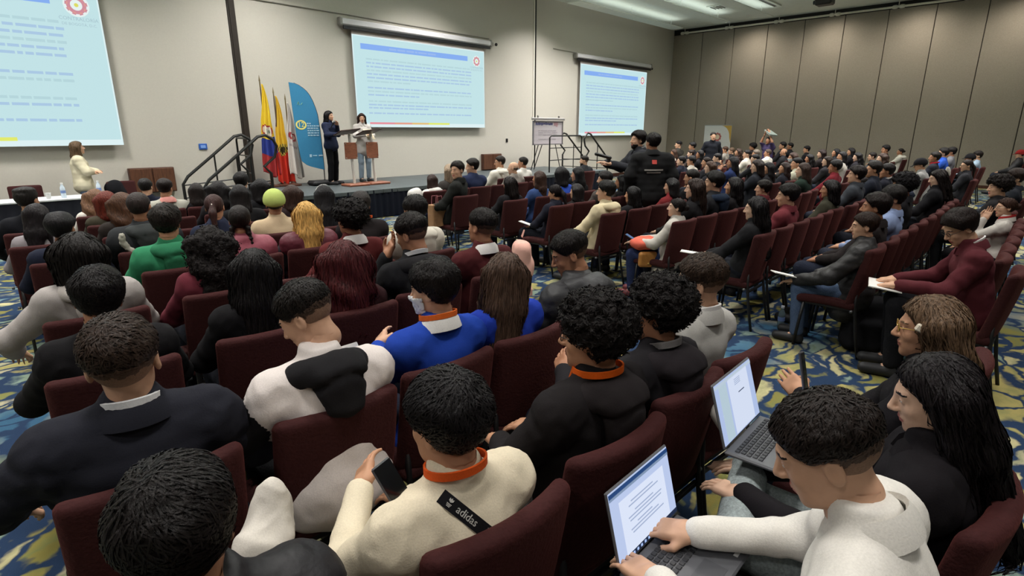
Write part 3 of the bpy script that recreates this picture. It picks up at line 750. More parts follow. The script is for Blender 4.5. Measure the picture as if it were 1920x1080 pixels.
CH_FRAME = b.mesh('seat_frame', [LEGM])
b = MB(); b.tube([(-.235, -.185, .395), (-.255, -.185, .395)], .012, 8); b.tube([(.235, -.185, .395), (.255, -.185, .395)], .012, 8)
CH_LINK = b.mesh('link_bolt', [metalm('#6f7072', .4)], True)
def chair(x, y, rz, label, group='burgundy audience chairs'):
    t = empty('audience_chair', (x, y, 0), rz); tag(t, label, 'chair', group)
    link('seat', CH_SEAT, t); link('backrest', CH_BACK, t)
    for m in CH_LEG: link('leg', m, t)
    link('seat_frame', CH_FRAME, t); link('link_bolt', CH_LINK, t)
    return t

# ------------------------------------------------------------------ heads
RES = {'near': dict(head=.0048, hair=.0062, top=.0105, leg=.015, inner=.026, hand=.005),
       'mid': dict(head=.0075, hair=.0095, top=.017, leg=.022, inner=.032, hand=.0075),
       'far': dict(head=.0105, hair=.0135, top=.024, leg=.03, inner=.042, hand=.011)}
def mir(P): Q = P.copy(); Q[:, 0] = np.abs(Q[:, 0]); return Q
def head_field(fem, neck=True):
    jw = .86 if fem else 1.0
    def f(P):
        Q = mir(P)
        d = smin(ell(P, (0, -.014, .035), (.0745, .096, .086)), ell(P, (0, .028, -.025), (.0615, .064, .085)), .03)
        d = smin(d, ell(P, (0, .034, -.076), (.047 * jw, .05, .038)), .03)
        d = smin(d, ell(P, (0, .072, -.098), (.02 * jw, .018, .016)), .02)
        d = smin(d, cap(Q, (.0, .083, .03), (.04, .074, .03), .009, .007), .018)
        d = smax(d, -ell(Q, (.031, .104, .011), (.017, .02, .012)), .012)
        d = smin(d, ell(Q, (.03, .0755, .011), (.0135, .0135, .0115)), .003)
        d = smin(d, cap(P, (0, .086, .022), (0, .112, -.022), .0075, .0105), .012)
        d = smin(d, ell(Q, (.010, .1, -.027), (.008, .011, .007)), .008)
        d = smin(d, ell(Q, (.036, .062, -.022), (.018, .016, .018)), .02)
        d = smin(d, ell(P, (0, .0875, -.053), (.023, .012, .0062)), .005)
        d = smin(d, ell(P, (0, .0855, -.0655), (.019, .012, .0068)), .005)
        ear = smax(ell(Q, (.077, -.012, -.003), (.010, .019, .032)), -ell(Q, (.089, -.007, .0), (.009, .012, .02)), .006)
        d = smin(d, ear, .008)
        if neck: d = smin(d, cap(P, (0, -.018, -.06), (0, -.024, -.10), .050 * (.88 if fem else 1), .050 * (.88 if fem else 1)), .03)
        return d
    return f
HEADS = {}
def head_mesh(fem, lod):
    k = (fem, lod)
    if k in HEADS: return HEADS[k]
    V, F = surf(head_field(fem), (-.11, -.14, -.17), (.11, .14, .15), RES[lod]['head'])
    C = centers(V, F); Q = mir(C)
    fm = np.zeros(len(F), int)
    e = ((Q - A(.031, .088, .0105)) / A(.0105, .02, .0042)); fm[(e ** 2).sum(1) < 1] = 1
    e = ((Q - A(.030, .09, .0105)) / A(.0052, .02, .0046)); fm[(e ** 2).sum(1) < 1] = 2
    e = ((C - A(0, .096, -.0595)) / A(.0235, .02, .0125)); fm[(e ** 2).sum(1) < 1] = 3
    br = (Q[:, 0] > .012) & (Q[:, 0] < .05) & (np.abs(Q[:, 2] - .032 - .0015 * np.sin((Q[:, 0] - .012) * 80)) < .0032) & (C[:, 1] > .05)
    fm[br] = 4
    HEADS[k] = (V, F, fm)
    return HEADS[k]

# ------------------------------------------------------------------ hands (right hand: fingers +Y, palm -Z, thumb -X)
HANDS = {}
def hand_mesh(curl, lod):
    k = (round(curl, 2), lod)
    if k in HANDS: return HANDS[k]
    segs = []
    for i, (bx, ln) in enumerate(((-.029, .070), (-.0095, .078), (.0105, .072), (.029, .056))):
        p = A(bx, .086 - .004 * abs(i - 1), 0.0); a = .12 * curl + .05; sp = (bx) * 1.2
        r = .0088 if i < 3 else .0076
        for s, fr in enumerate((.44, .32, .26)):
            d = A(math.sin(sp) * math.cos(a), math.cos(sp) * math.cos(a), -math.sin(a)) * (ln * fr)
            segs.append((p, p + d, r, r * .88, i)); p = p + d; r *= .88; a += .55 * curl * (1.1 - .12 * s)
    th = [(A(-.028, .018, -.006), A(-.05, .048, -.016 - .01 * curl), .0135, .011), (A(-.05, .048, -.016 - .01 * curl), A(-.056 + .02 * curl, .075, -.022 - .018 * curl), .011, .009), (A(-.056 + .02 * curl, .075, -.022 - .018 * curl), A(-.054 + .035 * curl, .094, -.025 - .024 * curl), .009, .0075)]
    def f(P):
        d = rbox(P, (0, .047, -.001), (.040, .046, .0145), .013)
        d = smin(d, cap(P, (0, -.03, 0), (0, .02, 0), .026, .027), .02)
        t = None
        for a, b_, r0, r1 in th:
            q = cap(P, a, b_, r0, r1); t = q if t is None else smin(t, q, .004)
        d = smin(d, t, .012)
        fin = {}
        for a, b_, r0, r1, i in segs:
            q = cap(P, a, b_, r0, r1); fin[i] = q if i not in fin else smin(fin[i], q, .003)
        for i in fin: d = smin(d, fin[i], .005) if i == 0 else np.minimum(d, smin(d, fin[i], .003))
        return d
    HANDS[k] = surf(f, (-.085, -.07, -.1), (.07, .19, .04), RES[lod]['hand'])
    return HANDS[k]

# ------------------------------------------------------------------ hair
def hairline(P, z0=.062, y0=.062):
    return .75 * (P[:, 1] - y0) - .66 * (P[:, 2] - z0)
def cran(P): return ell(P, (0, -.016, .036), (.0765, .098, .088))
def earcut(P): return -ell(mir(P), (.08, .002, -.012), (.03, .026, .04))
def hair_field(style, seed=0):
    def short(P, t=.016, side=.006, nape=-.075, n=.004, fr=55):
        top = np.clip((P[:, 2] - .005) / .07, 0, 1)
        d = cran(P) - (side + (t - side) * top) + n * wob(P, fr, seed) * (.4 + .6 * top)
        d = smax(d, hairline(P), .012); d = smax(d, nape - P[:, 2] + .25 * np.maximum(P[:, 1] + .04, 0), .012)
        return smax(d, earcut(P), .006)
    if style == 'short': return lambda P: short(P, .017, .009)
    if style == 'thick': return lambda P: short(P, .028, .015, -.08, .006, 48)
    if style == 'fade': return lambda P: short(P, .017, .0022, -.06, .003, 70)
    if style == 'buzz': return lambda P: short(P, .007, .004, -.07, .001, 90)
    if style == 'quiff':
        def f(P):
            d = short(P, .017, .003, -.065, .004, 60)
            return smin(d, ell(P, (0, .056, .104), (.048, .030, .019)) + .003 * wob(P, 70, seed), .02)
        return f
    if style == 'flattop':
        def f(P):
            d = short(P, .02, .005, -.07, .005, 60)
            return smin(d, ell(P, (0, -.02, .11), (.085, .1, .03)) + .004 * wob(P, 60, seed), .02)
        return f
    if style == 'curly':
        def f(P):
            top = np.clip((P[:, 2] + .06) / .1, 0, 1)
            d = cran(P) - (.016 + .028 * top) + .011 * wob(P, 110, seed) + .006 * wob(P, 190, seed + 3)
            d = smax(d, hairline(P, .05, .075), .015)
            d = smax(d, -.085 - P[:, 2], .015)
            return smax(d, -ell(mir(P), (.088, .02, -.02), (.03, .03, .035)), .008)
        return f
    if style == 'bald':
        return lambda P: smax(smax(cran(P) - .004, P[:, 2] - .012, .01), smax(hairline(P, .062, .05), -.07 - P[:, 2], .01), .008)
    def crown(P, t=.014):
        th = np.arctan2(P[:, 0], -(P[:, 1] + .02))
        d = cran(P) - t + .0022 * np.sin(th * 34 + 3 * wob(P, 14, seed)) 
        return smax(d, hairline(P, .066, .066), .012)
    def locks(P, L, wid=1.0, wave=0.0, back=-.0, sidel=.8, thick=1.0):
        Q = P.copy()
        if wave:
            Q[:, 0] += wave * np.sin(P[:, 2] * 42 + P[:, 0] * 20 + seed); Q[:, 1] += wave * .8 * np.sin(P[:, 2] * 36 + 1 + P[:, 0] * 31)
        X = Q.copy(); X[:, 0] *= .70 / wid
        d = cap(X, (0, -.045, .02), (0, -.085 + back, -.15), .078 * thick, .060 * thick)
        d = smin(d, cap(X, (0, -.085 + back, -.15), (0, -.118 + back, -L), .060 * thick, .036 * thick), .03)
        M = mir(Q)
        s = cap(M, (.070, -.008, .03), (.084 * wid, -.02, -.11), .026, .030)
        s = smin(s, cap(M, (.084 * wid, -.02, -.11), (.10 * wid, -.035 + back * .5, -L * sidel), .030, .016), .02)
        d = smin(d, s, .025)
        th = np.arctan2(P[:, 0], -(P[:, 1] + .0))
        d = d + .0035 * np.sin(th * 30 + 4 * wob(P, 9, seed)) + .002 * np.sin(th * 75 + 3 * wob(P, 16, seed))
        d = smax(d, .5 * (P[:, 1] - .03) + .0 * P[:, 2] - .006, .012)
        return smax(d, -ell(P, (0, .06, -.03), (.066, .075, .115)), .012)
    if style == 'long': return lambda P: smin(crown(P), locks(P, .38), .018)
    if style == 'longer': return lambda P: smin(crown(P), locks(P, .50, 1.12), .018)
    if style == 'wavy': return lambda P: smin(crown(P, .019), locks(P, .38, 1.3, .009, -.01, .85, 1.1), .018)
    if style == 'curlylong':
        return lambda P: smin(crown(P, .02), locks(P, .36, 1.3, .008, -.01, .9, 1.15), .018) + .008 * wob(P, 95, seed)
    if style == 'bob': return lambda P: smin(crown(P, .018), locks(P, .16, 1.12, .0, .02, .8, 1.12), .02)
    if style == 'bun':
        return lambda P: smin(smax(crown(P, .008), -.085 - P[:, 2], .01), ell(P, (0, -.125, .012), (.042, .04, .04)) + .003 * wob(P, 120, seed), .012)
    if style == 'pony':
        def f(P):
            d = smax(crown(P, .008), -.085 - P[:, 2], .01)
            t = smin(cap(P, (0, -.105, .03), (0, -.145, -.05), .024, .034), cap(P, (0, -.145, -.05), (.01, -.15, -.27), .034, .012), .02)
            return smin(d, t + .003 * wob(P, 100, seed), .012)
        return f
    if style == 'braids':
        def f(P):
            d = smax(crown(P, .011), -.09 - P[:, 2], .01)
            M = mir(P)
            t = cap(M, (.06, -.06, -.06), (.095, -.085, -.32), .024, .016) + .006 * np.sin(P[:, 2] * 150)
            return smin(d, t, .014)
        return f
    if style == 'cap':
        return lambda P: smax(smin(smax(cran(P) - .029, .012 - P[:, 2] + .25 * P[:, 1], .008), smax(cap(P, (0, .09, .035), (0, .13, .022), .05, .05), np.abs(P[:, 2] - .03 + .2 * (P[:, 1] - .1)) - .006, .003), .006), cran(P) * -1 - .0, .004)
    raise ValueError(style)
HAIRS = {}
def strands(f, V, n, step, nseg, flow, width, off, seed, jit=.25):
    rg = np.random.default_rng(seed)
    p = V[rg.integers(0, len(V), n)].copy()
    def grad(p):
        e = .002; g = np.zeros_like(p)
        for i in range(3):
            q = p.copy(); q[:, i] += e; r = p.copy(); r[:, i] -= e
            g[:, i] = f(q) - f(r)
        return g / np.maximum(np.linalg.norm(g, axis=1, keepdims=True), 1e-6)
    pts = []; nor = []
    jd = rg.normal(0, jit, p.shape).astype(np.float32)
    o = off * rg.uniform(.2, 1.0, n).astype(np.float32)
    for s in range(nseg + 1):
        g = grad(p); nor.append(g)
        p = p - g * (f(p) - o * math.sin(math.pi * min(1, .25 + .6 * s / nseg)))[:, None]
        pts.append(p.copy())
        d = flow(p) + jd; d = d - g * (d * g).sum(1)[:, None]
        p = p + d / np.maximum(np.linalg.norm(d, axis=1, keepdims=True), 1e-6) * step
    pts = np.stack(pts, 1); nor = np.stack(nor, 1)
    tg = np.gradient(pts, axis=1); sd = np.cross(tg, nor); sd /= np.maximum(np.linalg.norm(sd, axis=2, keepdims=True), 1e-6)
    wv = width * np.array([.7] + [1.0] * (nseg - 1) + [.12], np.float32)[None, :, None]
    a = pts - sd * wv; c = pts + sd * wv
    VV = np.stack([a, c], 2).reshape(-1, 3)
    base = (np.arange(n) * (nseg + 1) * 2)[:, None, None]; k = (np.arange(nseg) * 2)[None, :, None]
    Q = (base + k + np.array([0, 1, 3, 2])[None, None, :]).reshape(-1, 4)
    return VV.astype(np.float32), Q
def hair_mesh(style, lod, seed=0):
    seed = seed % 3
    k = (style, lod, seed)
    if k in HAIRS: return HAIRS[k]
    f = hair_field(style, seed)
    lowz = {'long': -.42, 'longer': -.56, 'wavy': -.43, 'curlylong': -.42, 'bob': -.24, 'pony': -.32, 'braids': -.37}.get(style, -.13)
    r = RES[lod]['hair'] * (1.15 if lowz < -.3 else 1)
    V, F = surf(f, (-.2, -.26, lowz), (.2, .17, .19), r)
    if lod != 'far' and style not in ('cap',):
        longh = lowz < -.2
        down = A(0, -.1, -1.0)
        def flow(p):
            if longh: 
                d = np.tile(down, (len(p), 1)); d[:, 0] += p[:, 0] * 2; return d
            d = np.stack([p[:, 0] * 4 + .25, p[:, 1] * 3 + .5, -p[:, 2] * 5], 1); return d
        n = {'near': 2600, 'mid': 700}[lod]
        VS = V[V[:, 2] > .028] if style in ('fade', 'quiff') else V
        if style in ('curly', 'curlylong'):
            S = strands(f, V, n, .009, 4, lambda p: np.stack([np.sin(p[:, 1] * 160 + p[:, 2] * 90), np.sin(p[:, 2] * 150 + 1 + p[:, 0] * 70), np.sin(p[:, 0] * 170 + 2 + p[:, 1] * 60)], 1), .0022 if lod == 'near' else .004, .012, seed)
        elif style in ('buzz', 'bald'):
            S = None
        elif longh:
            S = strands(f, V, n, .032, 5, flow, .0024 if lod == 'near' else .0045, .006, seed, .12)
        else:
            S = strands(f, VS, int(n * .9), .0125 if style != 'fade' else .008, 4, flow, .0017 if lod == 'near' else .0035, .006, seed, .22)
        if S is not None:
            F = np.concatenate([F, S[1] + len(V)]); V = np.concatenate([V, S[0]])
    C = centers(V, F)
    zz = C[:, 2] + .008 * wob(C, 160, 1)
    fm = ((zz < .03).astype(int) + (zz < .004)) if style in ('fade', 'quiff') else np.zeros(len(F), int)
    HAIRS[k] = mesh_np('hair_' + style, V, F, [hairm('#15110f')] * 3, True, fm)
    return HAIRS[k]

# ------------------------------------------------------------------ bodies
ARMS = {'lap': ((.255, .05, .71), (.10, .26, .645), -.2), 'type': ((.25, .08, .72), (.11, .36, .70), -.1), 'phone': ((.235, .10, .73), (.08, .30, .80), -.1),
        'cheek': ((.17, .2, .76), (.085, .13, .985), .0), 'down': ((.275, -.06, .70), (.285, .03, .48), 0), 'knee': ((.265, .12, .70), (.15, .40, .615), -.3),
        'cross': ((.25, .12, .73), (-.06, .22, .75), 0), 'wide': ((.36, .02, .74), (.34, .22, .62), 0), 'side': ((.30, .02, .72), (.24, .25, .6), 0),
        'stand': ((.26, -.04, 1.12), (.26, .04, .88), 0), 'mic': ((.24, .06, 1.13), (.06, .17, 1.33), 0), 'paper': ((.24, .08, 1.12), (.06, .28, 1.14), 0), 'point': ((.24, .14, 1.16), (.14, .40, 1.22), 0), 'fold': ((.25, .08, 1.13), (-.05, .22, 1.12), 0), 'up': ((.2, .1, 1.5), (.08, .1, 1.75), 0)}
def joints(sit=True, lean=0.0, twist=0.0, side=0.0, armL='lap', armR='lap', legs='sit', wide=1.0, headf=0.0):
    J = {}
    hz = .55 if sit else .93
    hip = A(0, -.04 if sit else 0, hz); b = (.13 if sit else .03) - lean
    up = A(math.sin(side), -math.sin(b), math.cos(b)); up /= np.linalg.norm(up)
    ct, st_ = math.cos(twist), math.sin(twist)
    right = A(ct, st_, 0); right = right - up * float(right @ up); right /= np.linalg.norm(right)
    fwd = np.cross(up, right)
    tl = .46 if sit else .47
    J['hip'] = hip; J['up'] = up; J['right'] = right; J['fwd'] = fwd
    J['neck'] = hip + up * tl
    J['head'] = J['neck'] + up * .082 + A(0, 0, .048) + fwd * (.032 + headf)
    J['chest'] = hip + up * .30
    for s, arm, nm in ((-1, armL, 'L'), (1, armR, 'R')):
        sh = hip + up * (tl - .085) + right * (s * .165 * wide)
        e, w_, pr = ARMS[arm] if isinstance(arm, str) else arm
        sh0 = A(s * .165, -.09 if sit else -.01, .92 if sit else 1.31)
        dsh = sh - sh0
        def tw(v):
            v = A(v[0] * s, v[1], v[2])
            return A(v[0] * ct - v[1] * st_, v[0] * st_ + v[1] * ct, v[2])
        J['sh' + nm] = sh; J['el' + nm] = tw(e) + dsh * .75; J['wr' + nm] = tw(w_) + dsh * (.45 if sit else .6)
    for s, nm in ((-1, 'L'), (1, 'R')):
        h = hip + A(s * .088, .0, -.02)
        if legs == 'sit': k, a = A(s * .115, .40, .545), A(s * .12, .37, .09)
        elif legs == 'fwd': k, a = A(s * .12, .41, .54), A(s * .12, .60, .09)
        elif legs == 'tuck': k, a = A(s * .13, .40, .53), A(s * .11, .20, .09)
        elif legs == 'cross':
            k, a = (A(.10, .40, .55), A(.10, .38, .09)) if s > 0 else (A(-.02, .42, .66), A(.16, .58, .36))
        elif legs == 'figure4':
            k, a = (A(.13, .42, .55), A(.13, .42, .09)) if s > 0 else (A(-.24, .36, .63), A(.15, .43, .66))
        elif legs == 'wide': k, a = A(s * .24, .36, .54), A(s * .22, .36, .09)
        else: k, a = A(s * .095, .02, .50), A(s * .10, -.01, .09)
        J['h' + nm], J['k' + nm], J['a' + nm] = h, k, a
    J['sit'] = sit; J['wide'] = wide
    return J
def torso_d(P, J, r0, r1, xs):
    q = P - J['hip']
    X = np.stack([q @ J['right'] * xs, q @ J['fwd'], q @ J['up']], 1)
    return cap(X, (0, .005, -.03), (0, .0, .32), r0, r1)
def top_field(J, bulk, seed, hem):
    nk = J['neck']; up = J['up']; w_ = J['wide']
    def torso(P):
        d = torso_d(P, J, .112 + bulk, .112 + bulk, .70 / w_)
        d = smin(d, cap(P, J['shL'], J['shR'], .064 + bulk * .7, .064 + bulk * .7), .05)
        d = smin(d, np.minimum(cap(P, nk - up * .025, J['shL'], .05 + bulk * .6, .064 + bulk * .8), cap(P, nk - up * .025, J['shR'], .05 + bulk * .6, .064 + bulk * .8)), .035)
        if hem > 0:
            q = P - J['hip']; X = np.stack([q[:, 0] * .72, q[:, 1], q[:, 2]], 1)
            d = smin(d, cap(X, (0, 0, 0), (0, .05 if J['sit'] else 0, -hem), .125 + bulk, .13 + bulk), .04)
        return d
    def arms(P):
        d = None
        for n in 'LR':
            a = smin(cap(P, J['sh' + n], J['el' + n], .058 + bulk * .9, .049 + bulk * .9), cap(P, J['el' + n], J['wr' + n], .049 + bulk * .9, .035 + bulk * .7), .025)
            d = a if d is None else np.minimum(d, a)
        return d
    collar = lambda P: cap(P, nk - up * .02, nk + up * .03 + J['fwd'] * .012, .072 + bulk * .4, .064 + bulk * .4)
    def f(P):
        t, a = torso(P), arms(P)
        d = smin(t, a, .045)
        d = smin(d, collar(P), .02)
        amp = .0055 + bulk * .05
        d = d + amp * wob(P, 21, seed) + .0025 * wob(P, 52, seed + 1) + .008 * np.abs(wob(P, 58, seed + 2)) * np.clip(1 - np.abs(t - a) / .08, 0.2, 1)
        for n in 'LR':
            for c0, am, fq, w0 in ((J['el' + n], .0055, 105, .10), (J['sh' + n] - up * .05, .0045, 80, .11)):
                q = P - c0; r_ = np.sqrt((q * q).sum(1)); d = d + am * np.sin(r_ * fq + 2.5 * wob(P, 12, seed)) * np.exp(-(r_ / w0) ** 2)
        q = P - J['hip']; d = d + .0035 * np.sin(q @ up * 34 + 3 * wob(P, 9, seed + 1)) * np.clip(1 - t / .03, 0, 1)
        if bulk > .018:
            d = d - .004 * np.abs(np.sin((P - J['hip']) @ up * 42))
        d = smax(d, (P - nk) @ (up * .97 + J['fwd'] * -.1) - .052, .008)
        return d
    return f, torso, arms
def trouser_field(J, bulk, seed):
    def f(P):
        d = ell(P, J['hip'] + A(0, .0, -.02), (.175, .125, .115))
        for n in 'LR':
            l = smin(cap(P, J['h' + n], J['k' + n], .088 + bulk, .066 + bulk), cap(P, J['k' + n], J['a' + n] + A(0, 0, .03), .064 + bulk, .052 + bulk * 1.3), .02)
            d = smin(d, l, .03)
        return d + .004 * wob(P, 34, seed) + .003 * np.abs(wob(P, 70, seed))
    return f
def inner_field(J):
    def f(P):
        d = torso_d(P, J, .09, .09, .75)
        d = smin(d, cap(P, J['shL'], J['shR'], .045, .045), .05)
        d = smin(d, cap(P, J['neck'] - J['up'] * .10, J['neck'] - J['up'] * .03, .05, .045), .03)
        for n in 'LR':
            d = smin(d, cap(P, J['sh' + n], J['el' + n], .045, .04), .02)
            d = smin(d, cap(P, J['el' + n], J['wr' + n], .04, .028), .02)
            d = smin(d, cap(P, J['h' + n], J['k' + n], .072, .05), .03)
            d = smin(d, cap(P, J['k' + n], J['a' + n], .05, .036), .02)
            d = smin(d, cap(P, J['a' + n], J['a' + n] + A(0, .13, -.055), .035, .025), .02)
        return d
    return f
BODY = {}
def jbounds(J, names, pad):
    p = np.stack([J[n] for n in names]); return p.min(0) - pad, p.max(0) + pad
def body_meshes(pose, lod, bulk, seed, hem):
    key = (tuple(sorted((k, str(v)) for k, v in pose.items())), lod, bulk, seed % 2, hem)
    if key in BODY: return BODY[key]
    J = joints(**pose); seed = seed % 2
    up_names = ['hip', 'neck', 'shL', 'shR', 'elL', 'elR', 'wrL', 'wrR']
    lo, hi = jbounds(J, up_names, .17 + bulk); lo[2] = min(lo[2], J['hip'][2] - .15 - hem)
    f, tor, arm = top_field(J, bulk, seed, hem)
    V, F = surf(f, lo, hi, RES[lod]['top'])
    C = centers(V, F); fm = (arm(C) < tor(C) - .002).astype(int)
    top = mesh_np('garment', V, F, [cloth('#333333'), cloth('#333333')], True, fm)
    lo, hi = jbounds(J, ['hip', 'hL', 'hR', 'kL', 'kR', 'aL', 'aR'], .17); lo[2] = max(lo[2], .03)
    V, F = surf(trouser_field(J, .006, seed), lo, hi, RES[lod]['leg'])
    leg = mesh_np('trousers', V, F, [denim('#222222')])
    shoes = []
    for n in 'LR':
        a = J['a' + n]; k_ = J['k' + n]; dirv = A(0, 1, 0)
        sh = a - k_; sh /= np.linalg.norm(sh)
        if a[2] > .2: dirv = A(.85, .4, .25) if pose.get('legs') == 'figure4' else A(.1, .95, .1)
        dirv = dirv - sh * float(dirv @ sh) * (.8 if a[2] > .2 else 0); dirv /= np.linalg.norm(dirv)
        hl = a + sh * (.03 if a[2] < .2 else .05); 
        if a[2] < .2: hl = A(a[0], a[1] - .02, .045)
        te = hl + dirv * (.19 if a[2] < .2 else .2); 
        sf = lambda P: smax(smin(cap(P, hl, te, .046, .042), cap(P, a - sh * .02, hl, .045, .05), .02), (.004 - P[:, 2]) if a[2] < .2 else P[:, 2] * 0 - 9, .008)
        mn = np.minimum(np.minimum(hl, te), a) - .08; mx = np.maximum(np.maximum(hl, te), a) + .08
        V, F = surf(sf, mn, mx, max(.012, RES[lod]['leg'] * .8))
        shoes.append(mesh_np('shoe', V, F, [plastic('#222222')]))
    lo, hi = jbounds(J, up_names + ['kL', 'kR', 'aL', 'aR', 'head'], .16); lo[2] = max(lo[2], .0)
    inner = surf(inner_field(J), lo, hi, RES[lod]['inner'])
    BODY[key] = (J, top, leg, shoes, inner)
    return BODY[key]
def ribbon(pts, h, up=None, th=.0025):
    """a flat band following pts, h tall"""
    b = MB(); n = len(pts); up = up or [Vector((0, 0, 1))] * n
    for i, p in enumerate(pts):
        p = Vector(p); d = (Vector(pts[min(i + 1, n - 1)]) - Vector(pts[max(i - 1, 0)])).normalized()
        u = up[i].normalized() * h / 2; s = d.cross(up[i]).normalized() * th
        b.v += [tuple(p - u - s), tuple(p + u - s), tuple(p + u + s), tuple(p - u + s)]
    for i in range(n - 1):
        for k in range(4):
            k2 = (k + 1) % 4; b.f.append((i * 4 + k, i * 4 + k2, i * 4 + 4 + k2, i * 4 + 4 + k)); b.m.append(0)
    b.f += [(3, 2, 1, 0), (n * 4 - 4, n * 4 - 3, n * 4 - 2, n * 4 - 1)]; b.m += [0, 0]
    return b
def neck_ring(J, rx, ry, z, back=0.0, n=20, front=True, drop=.03):
    """points of a loop round the neck, starting at the front"""
    pts = []
    for i in range(n + 1):
        a = math.pi * (-1 + 2 * i / n) if front else math.pi * (-.8 + 1.6 * i / n)
        q = J['neck'] + J['right'] * (rx * math.sin(a)) + J['fwd'] * (-ry * math.cos(a) + .0) + J['up'] * (z - drop * (1 - math.cos(a)) / 2)
        pts.append(tuple(float(v) for v in q))
    return pts
SKIN = {'a': '#b98a6c', 'b': '#a6765a', 'c': '#c79c80', 'd': '#8f6248', 'e': '#d2ab92'}
def person(x, y, zh, label, hair='short', hc='#16120f', top='#17171a', kind='jacket', sleeve=None, bottom='#1b1d24', shoe='#1a1a1c', fem=False, yaw=0.0, hyaw=0.0, hpitch=0.0, hroll=0.0,
           sk='a', lod='far', bulk=None, seed=0, hem=0.06, pose=None, hood=None, collar=None, lanyard=None, glasses=False, mask=False, band=None, clip=None, cap=None, hscale=1.0, hair2=None, stand=False, curl=.55, beard=False, fur=None, hoodlen=.025, clipsize=(.012, .05, .018), group=None, z0=0.0, scale=None):
    pose = dict(pose or {})
    if stand: pose.setdefault('sit', False); pose.setdefault('legs', 'stand'); pose.setdefault('armL', 'stand'); pose.setdefault('armR', 'stand')
    if fem: pose.setdefault('wide', .9)
    if bulk is None: bulk = {'jacket': .012, 'puffer': .024, 'hoodie': .014, 'sweater': .010, 'shirt': .006, 'blazer': .010, 'coat': .016}.get(kind, .01)
    J, topm, legm, shoes, inner = body_meshes(pose, lod, bulk, seed, hem)
    s = scale or zh / float(J['head'][2])
    # put the head exactly above (x, y)
    hx, hy = float(J['head'][0]) * s, float(J['head'][1]) * s
    c_, s_ = math.cos(yaw), math.sin(yaw)
    root = empty('person', (x - (hx * c_ - hy * s_), y - (hx * s_ + hy * c_), z0), yaw, s)
    tag(root, label, 'person', group)
    R = Matrix.Rotation(hyaw, 3, 'Z') @ Matrix.Rotation(hpitch, 3, 'X') @ Matrix.Rotation(hroll, 3, 'Y')
    HS = (.895 if fem else .935) * hscale
    Rn = np.array(R, dtype=np.float32) * HS
    hv, hf, hm = head_mesh(fem, lod)
    parts = [(inner[0], inner[1], np.zeros(len(inner[1]), int)), (hv @ Rn.T + J['head'], hf, hm)]
    # neck from the collar to the base of the skull
    n0 = J['neck'] - J['up'] * .05 + J['fwd'] * .005; n1 = J['head'] + Rn @ A(0, -.022, -.075); rr = (.046 if fem else .053)
    rings = []
    for i in range(7):
        t_ = i / 6; c0 = n0 * (1 - t_) + n1 * t_ + J['fwd'] * (.010 * math.sin(math.pi * t_)); r_ = rr * (1.12 - .14 * t_)
        rings.append(np.stack([c0 + J['right'] * (r_ * math.cos(q)) + J['fwd'] * (r_ * 1.02 * math.sin(q)) for q in np.linspace(0, 2 * math.pi, 14, endpoint=False)]))
    nv = np.concatenate(rings).astype(np.float32)
    nf = np.array([[i * 14 + k, i * 14 + (k + 1) % 14, (i + 1) * 14 + (k + 1) % 14, (i + 1) * 14 + k] for i in range(6) for k in range(14)])
    parts.append((nv, nf, np.zeros(len(nf), int)))
    for n, sg in (('L', -1), ('R', 1)):
        a = pose.get('arm' + n, 'lap')
        V, F = hand_mesh(curl, lod); V = V.copy()
        if sg < 0: V[:, 0] *= -1; F = F[:, ::-1]
        d = J['wr' + n] - J['el' + n]; d = d / np.linalg.norm(d)
        if pose.get('sit', True) and a in ('lap', 'knee', 'type'): d = d * .7 + A(0, .5, -.12); d /= np.linalg.norm(d)
        zz = A(0, 0, 1) if a not in ('cheek', 'mic', 'phone', 'stand', 'down') else (A(-sg * 1.0, -.35, .1) if a in ('cheek',) else A(sg * .9, -.2, .3))
        xx = np.cross(d, zz); xx /= np.linalg.norm(xx); zz = np.cross(xx, d)
        M = np.stack([xx, d, zz], 1).astype(np.float32)
        parts.append((V @ M.T + J['wr' + n] + d * .015, F, np.zeros(len(F), int)))
    Vs = []; Fs = []; Ms = []; o = 0
    for v, f, m in parts: Vs.append(v); Fs.append(f + o); Ms.append(m); o += len(v)
    eyew = mat('eye_white', '#cfc6bd', .4, 20, 0, 0); eyed = mat('eye_dark', '#1a120d', .2, 20, 0, 0)
    lip = skin({'a': '#9c5f52', 'b': '#8a5046', 'c': '#b0685c', 'd': '#74433a', 'e': '#b87068'}[sk])
    hmf = curlm if hair in ('curly', 'curlylong') else hairm
    hm_ = hmf(hc)
    me = mesh_np('body', np.concatenate(Vs), np.concatenate(Fs), [skin(SKIN[sk]), eyew, eyed, lip, hairm('#1c1512') if lod != 'near' else hm_], True, np.concatenate(Ms))
    link('body', me, root)
    Mh = Matrix.Translation(Vector([float(v) for v in J['head']])) @ (R.to_4x4() @ Matrix.Scale(HS, 4))
    def hx2(c): c = c.lstrip('#'); return [int(c[i:i + 2], 16) for i in (0, 2, 4)]
    tones = ['#%02x%02x%02x' % tuple(int(k_ * p_ + (1 - k_) * q_) for p_, q_ in zip(hx2(hc), hx2(SKIN[sk]))) for k_ in (.72, .38)]
    ho = link('hair', hair_mesh(hair, lod, seed), root, mats=[hm_] + [mat('cropped_' + t_, t_, .7, 220, .3, .15) for t_ in tones]); ho.matrix_local = Mh
    if hair2: 
        ho2 = link('hair_tips', hair_mesh(hair2[0], lod, seed + 1), root, mats=[hairm(hair2[1])]); ho2.matrix_local = Mh
    cm = {'puffer': puffer}.get(kind, cloth)
    link(kind, topm, root, mats=[cm(top), cm(sleeve or top)])
    link('trousers', legm, root, mats=[denim(bottom)])
    for sm_ in shoes: link('shoe', sm_, root, mats=[plastic(shoe, .6)])
